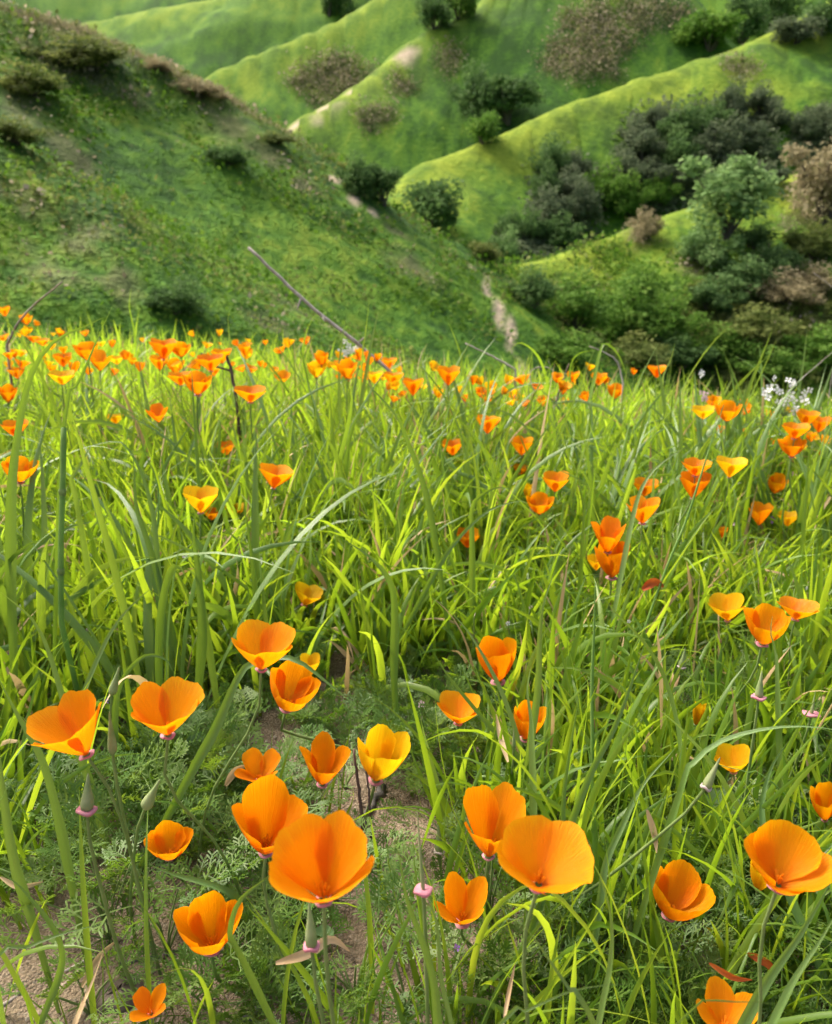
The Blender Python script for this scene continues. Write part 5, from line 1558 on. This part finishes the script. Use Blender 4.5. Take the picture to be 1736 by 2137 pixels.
stick('dry_stem', [(1120, 830), (1105, 780), (1130, 765), (1155, 775), (1145, 800)], 2.6, 2.6, .0022, .0012, M_BARK, 'tangle of thin grey twigs left of the crest tuft', twigs=((.3, -.6, .3, .05), (.6, .6, .3, .05), (.8, -.3, -.6, .05)))
stick('dry_stem', [(1640, 820), (1690, 775), (1760, 715)], 2.2, 2.2, .0012, .0008, M_BARK, 'hair thin grey stem slanting up at the right edge')
stick('dry_stem', [(1760, 620), (1725, 590), (1698, 570)], 3.0, 3.0, .002, .001, M_BARK, 'short grey twig high at the right edge')
stick('twig', [(755, 1700), (745, 1620), (738, 1565)], .86, .86, .0019, .0013, M_DARKSTEM, 'dark reddish twig standing behind the golden tulip poppy', 'twig')
stick('twig', [(772, 1690), (768, 1640), (763, 1600)], .86, .86, .0014, .0009, M_DARKSTEM, 'thinner dark twig under the golden tulip poppy', 'twig')
stick('twig', [(0, 2100), (90, 2050), (190, 2000), (260, 1975)], .66, .72, .0019, .0011, M_BARK, 'dark twig lying across the bare soil at lower left', 'twig')
stick('twig', [(50, 2150), (130, 2060), (200, 1990)], .62, .70, .0024, .0012, M_DRYSTEM, 'brown dry stem lying on the bare soil at lower left', 'twig')
stick('twig', [(250, 2010), (330, 1995), (420, 1990)], .68, .68, .0022, .0012, M_CHAR, 'dark twig under the arching feathery leaves', 'twig')
stick('twig', [(800, 1640), (770, 1690), (748, 1740)], .80, .78, .0055, .003, M_CHAR, 'grey weathered wood sliver under the golden tulip poppy', 'twig')
stick('twig', [(740, 1800), (690, 1850), (610, 1930), (530, 2010)], .70, .66, .0060, .0035, M_CHAR, 'dark weathered stick lying beneath the biggest bloom', 'twig', ((.5, -.8, -.3, .03),))
stick('twig', [(840, 1990), (800, 1960), (770, 1975)], .64, .64, .0016, .001, M_CHAR, 'small black twig on the bare path', 'twig')
stick('twig', [(560, 2090), (520, 2120), (470, 2150)], .62, .60, .0044, .003, M_CHAR, 'grey weathered stick at the bottom beside the cup shaped poppy stem', 'twig')
stick('twig', [(820, 1440), (850, 1400), (870, 1360)], 1.05, 1.1, .002, .001, M_CHAR, 'dark bare twig in the gap behind the bare path', 'twig', ((.5, .5, .6, .04), (.7, -.5, .4, .04)))
stick('twig', [(1230, 2080), (1195, 1950), (1175, 1880)], .6, .62, .0022, .0014, M_CHAR, 'black twig in the shade under the big right bloom', 'twig')

# brown stone on the bare soil
z = hit_meadow(252, 2088)
p = at(252, 2088, z)
V, F = lathe([(.0005, .0105), (.009, .010), (.0165, .0065), (.0195, .0), (.017, -.008), (.0005, -.010)], 20)
a = np.arctan2(V[:, 1], V[:, 0])
V[:, :2] *= (1 + .09 * np.sin(2 * a + 1) + .05 * np.sin(5 * a))[:, None]
V = V * [1.05, 1.0, 1.0] + .0012 * R.normal(size=V.shape)
tag(link('stone', mesh_np('stone', V, F, M_ROCK), None, p + [0, 0, .002]), 'flat brown stone on the bare soil beside the pointed poppy', 'stone')

# ------------------------------------------------------------------ small things in the grass


def dead_leaf(pts, z0, z1, w, mat, label, tw=1.0):
    zf = np.linspace(z0, z1, len(pts))
    P = spline([at(u, v, z) for (u, v), z in zip(pts, zf)], 14)
    P[:, 2] = np.maximum(P[:, 2], meadow(P[:, 0], P[:, 1]) + .003)
    t = np.linspace(0, 1, 14)
    W = w / FPX * (z0 + z1) / 2 * np.sin(np.pi * np.clip(t * .92 + .06, 0, 1)) ** .7
    V, F = ribbon(P - P[0], W, norm(CAM - P[7]), .3 + tw * (t - .5), .5)
    tag(link('dead_leaf', mesh_np('dead_leaf', V, F, mat, {'rnd': np.full(len(V), R.random()), 't': np.ones(len(V)), 'phi': np.zeros(len(V))}), None, P[0]), label, 'dead leaf')


dead_leaf([(575, 2010), (640, 1990), (690, 1960), (730, 1985)], .60, .60, 22, M_STRAWLEAF, 'curled cream dead leaf on the path below the biggest bloom')
dead_leaf([(470, 1640), (490, 1610), (515, 1595)], .88, .88, 16, M_STRAWLEAF, 'cream dead leaf on the soil left of the closed yellow poppy')
dead_leaf([(1060, 1590), (1045, 1540), (1035, 1490)], .85, .88, 12, M_STRAWLEAF, 'pinkish dead leaf standing below the goblet poppy')
dead_leaf([(170, 2060), (205, 2000), (245, 1960)], .66, .68, 14, M_STRAWLEAF, 'straw leaf lying over the twig at lower left')
dead_leaf([(1560, 1990), (1600, 2010), (1620, 2040)], .66, .66, 18, M_REDLEAF, 'red orange dying leaf under the right edge bloom')
dead_leaf([(1480, 2010), (1530, 2040), (1570, 2045)], .64, .64, 13, M_REDLEAF, 'red leaf beside the stem at lower right')
dead_leaf([(1350, 1690), (1365, 1740), (1370, 1780)], .68, .68, 14, M_STRAWLEAF, 'twisted straw tip above the lone leaning cup')
dead_leaf([(1340, 1230), (1365, 1215), (1385, 1225)], 1.2, 1.2, 20, M_REDLEAF, 'small red leaf right of the stacked pair')
dead_leaf([(1050, 2137), (1062, 2070), (1075, 2010)], .5, .52, 9, M_STRAWLEAF, 'orange straw blade upright at the bottom')
dead_leaf([(0, 1830), (40, 1850), (90, 1840)], .7, .7, 12, M_STRAWLEAF, 'straw leaf at the left edge over the soil')


def floret(root, c, r, n, mat, facing):
    Fm = frame(facing, np.array([0, 1.0, .2]))
    parts = []
    for q in range(n):
        a = q * 2 * math.pi / n + R.uniform(-.2, .2)
        d = np.array([math.cos(a), math.sin(a), .25]); s = np.array([-math.sin(a), math.cos(a), 0])
        V = np.array([d * .1 * r, d * .6 * r + s * .38 * r, d * r, d * .6 * r - s * .38 * r])
        parts.append((V @ Fm + c, np.array([[0, 1, 2, 3]])))
    V, F = join(parts)
    link('floret', mesh_np('floret', V, F, mat), root)


def wildflower(u, v, z, nf, rad_u, rad_v, fr, mat, name, label, group=None, petals=4):
    C = at(u, v, z)
    rp = np.array([C[0] + R.normal() * .01, C[1] + .02, 0]); rp[2] = float(meadow(rp[0], rp[1])) - .003
    root = thing(name, rp, label, 'wildflower', group)
    for q in range(nf):
        a, r_ = R.uniform(0, 6.28), R.random() ** .5
        c = C + (rad_u * r_ * math.cos(a) * RT + rad_v * r_ * math.sin(a) * UP) / FPX * z + [0, R.normal() * rad_u / FPX * z * .5, 0]
        floret(root, c - rp, fr / FPX * z * R.uniform(.8, 1.2), petals, mat, norm(norm(CAM - c) + R.normal(size=3) * .5))
        if nf > 1:
            V, F = tube(np.array([c - rp, (c * .6 + (C - [0, 0, rad_v / FPX * z]) * .4) - rp - [0, 0, .004], C - [0, 0, rad_v / FPX * z * 1.1] - rp]), [.0005, .0006, .0008], 4, False)
            link('stalk', mesh_np('stalk', V, F, M_STEM), root)
    V, F = tube(spline([(0, 0, 0), (C - rp) * .5 + [.004, 0, 0], C - rp - [0, 0, rad_v / FPX * z * .9]], 6), [.0012] * 6, 5, False)
    link('stem', mesh_np('stem', V, F, M_STEM), root)


wildflower(1640, 825, 1.9, 26, 46, 40, 9, M_WHITE, 'white_wildflower', 'large cluster of small white flowers at the right against the dark bushes')
wildflower(725, 726, 2.6, 8, 18, 18, 8, M_WHITE, 'white_wildflower', 'small white flower head just left of the long dry stem')
wildflower(1462, 782, 2.2, 3, 7, 6, 7, M_WHITE, 'white_wildflower', 'tiny white flower right of the raised lone poppy')
wildflower(1470, 828, 2.0, 4, 10, 8, 7, M_PINK, 'white_wildflower', 'pale pinkish flower head above the group below the dark bushes')
for (u, v, lab) in [(15, 1362, 'purple wildflower at the left edge above the large bloom'), (222, 1462, 'purple wildflower in the shade left of the heart shaped bloom'), (880, 1470, 'pale purple wildflower in the gap left of the blade crossed poppy'),
                    (1062, 1270, 'purple wildflower in the grass above the goblet poppy'), (608, 1140, 'pale wildflower in the middle grass above the small golden poppy'), (1565, 958, 'lilac wildflower right of the bright yellow right poppy'),
                    (1612, 1085, 'lilac wildflower between the two poppies near the right edge'), (953, 2262 * .834 + 90, 'purple wildflower low beside the bare path')]:
    z = hit_meadow(u, v, .07) or 1.5
    wildflower(u, v, z, 1, 2, 2, 8, M_PURPLE if 'pale' not in lab else M_PINK, 'purple_wildflower', lab, None, 5)
for q in range(46):
    u, v = R.uniform(60, 1700), R.uniform(780, 1330)
    z = hit_meadow(u, v, .12)
    if z is None: continue
    wildflower(u, v, z, 1, 2, 2, R.uniform(4, 7), M_PINK if q % 2 else M_WHITE, 'tiny_wildflower', 'tiny pale wildflower dotted in the grass of the middle meadow', 'tiny pale wildflowers', 5)

# mallow leaves: round, scalloped
for (u, v, r_, lab) in [(1510, 1690, 42, 'scalloped round leaf left of the right edge bloom'), (1425, 1760, 36, 'scalloped round leaf above the lone leaning cup'), (1395, 1985, 26, 'small scalloped leaf left of the lone cup stem'),
                        (480, 1590, 34, 'round leaf beside the heart shaped bloom stem'), (675, 1955, 22, 'round grey leaf by the pod under the biggest bloom'), (1330, 1790, 36, 'yellow green leaf under the broad blade tuft'),
                        (1190, 840, 30, 'pale round leaf in the far crest grass'), (415, 1560, 30, 'round leaf below the heart shaped bloom')]:
    z = hit_meadow(u, v, .04) or 3.0
    C = at(u, v, z)
    rr_ = r_ / FPX * z
    a = np.linspace(.25, 2 * math.pi - .25, 29)
    rings = [np.stack([f * rr_ * np.cos(a) * (1 + .07 * np.cos(a * 9) * f), f * rr_ * np.sin(a) * (1 + .07 * np.cos(a * 9) * f), .35 * rr_ * f * f + .05 * rr_ * np.cos(a * 7) * f], -1) for f in (.05, .4, .75, 1)]
    V = np.concatenate(rings)
    Fm = frame(norm(norm(CAM - C) * .6 + [0, 0, .7] + R.normal(size=3) * .25), R.normal(size=3))
    rp = np.array([C[0], C[1] + .01, float(meadow(C[0], C[1] + .01)) - .003])
    root = thing('mallow_leaf', rp, lab, 'leaf')
    link('blade', mesh_np('blade', V @ Fm + C - rp, grid_f(4, 29), M_ROUNDLEAF), root)
    V, F = tube(spline([(0, 0, 0), (C - rp) * .6, C - rp], 5), [.0012] * 5, 5, False)
    link('stalk', mesh_np('stalk', V, F, M_STEM), root)
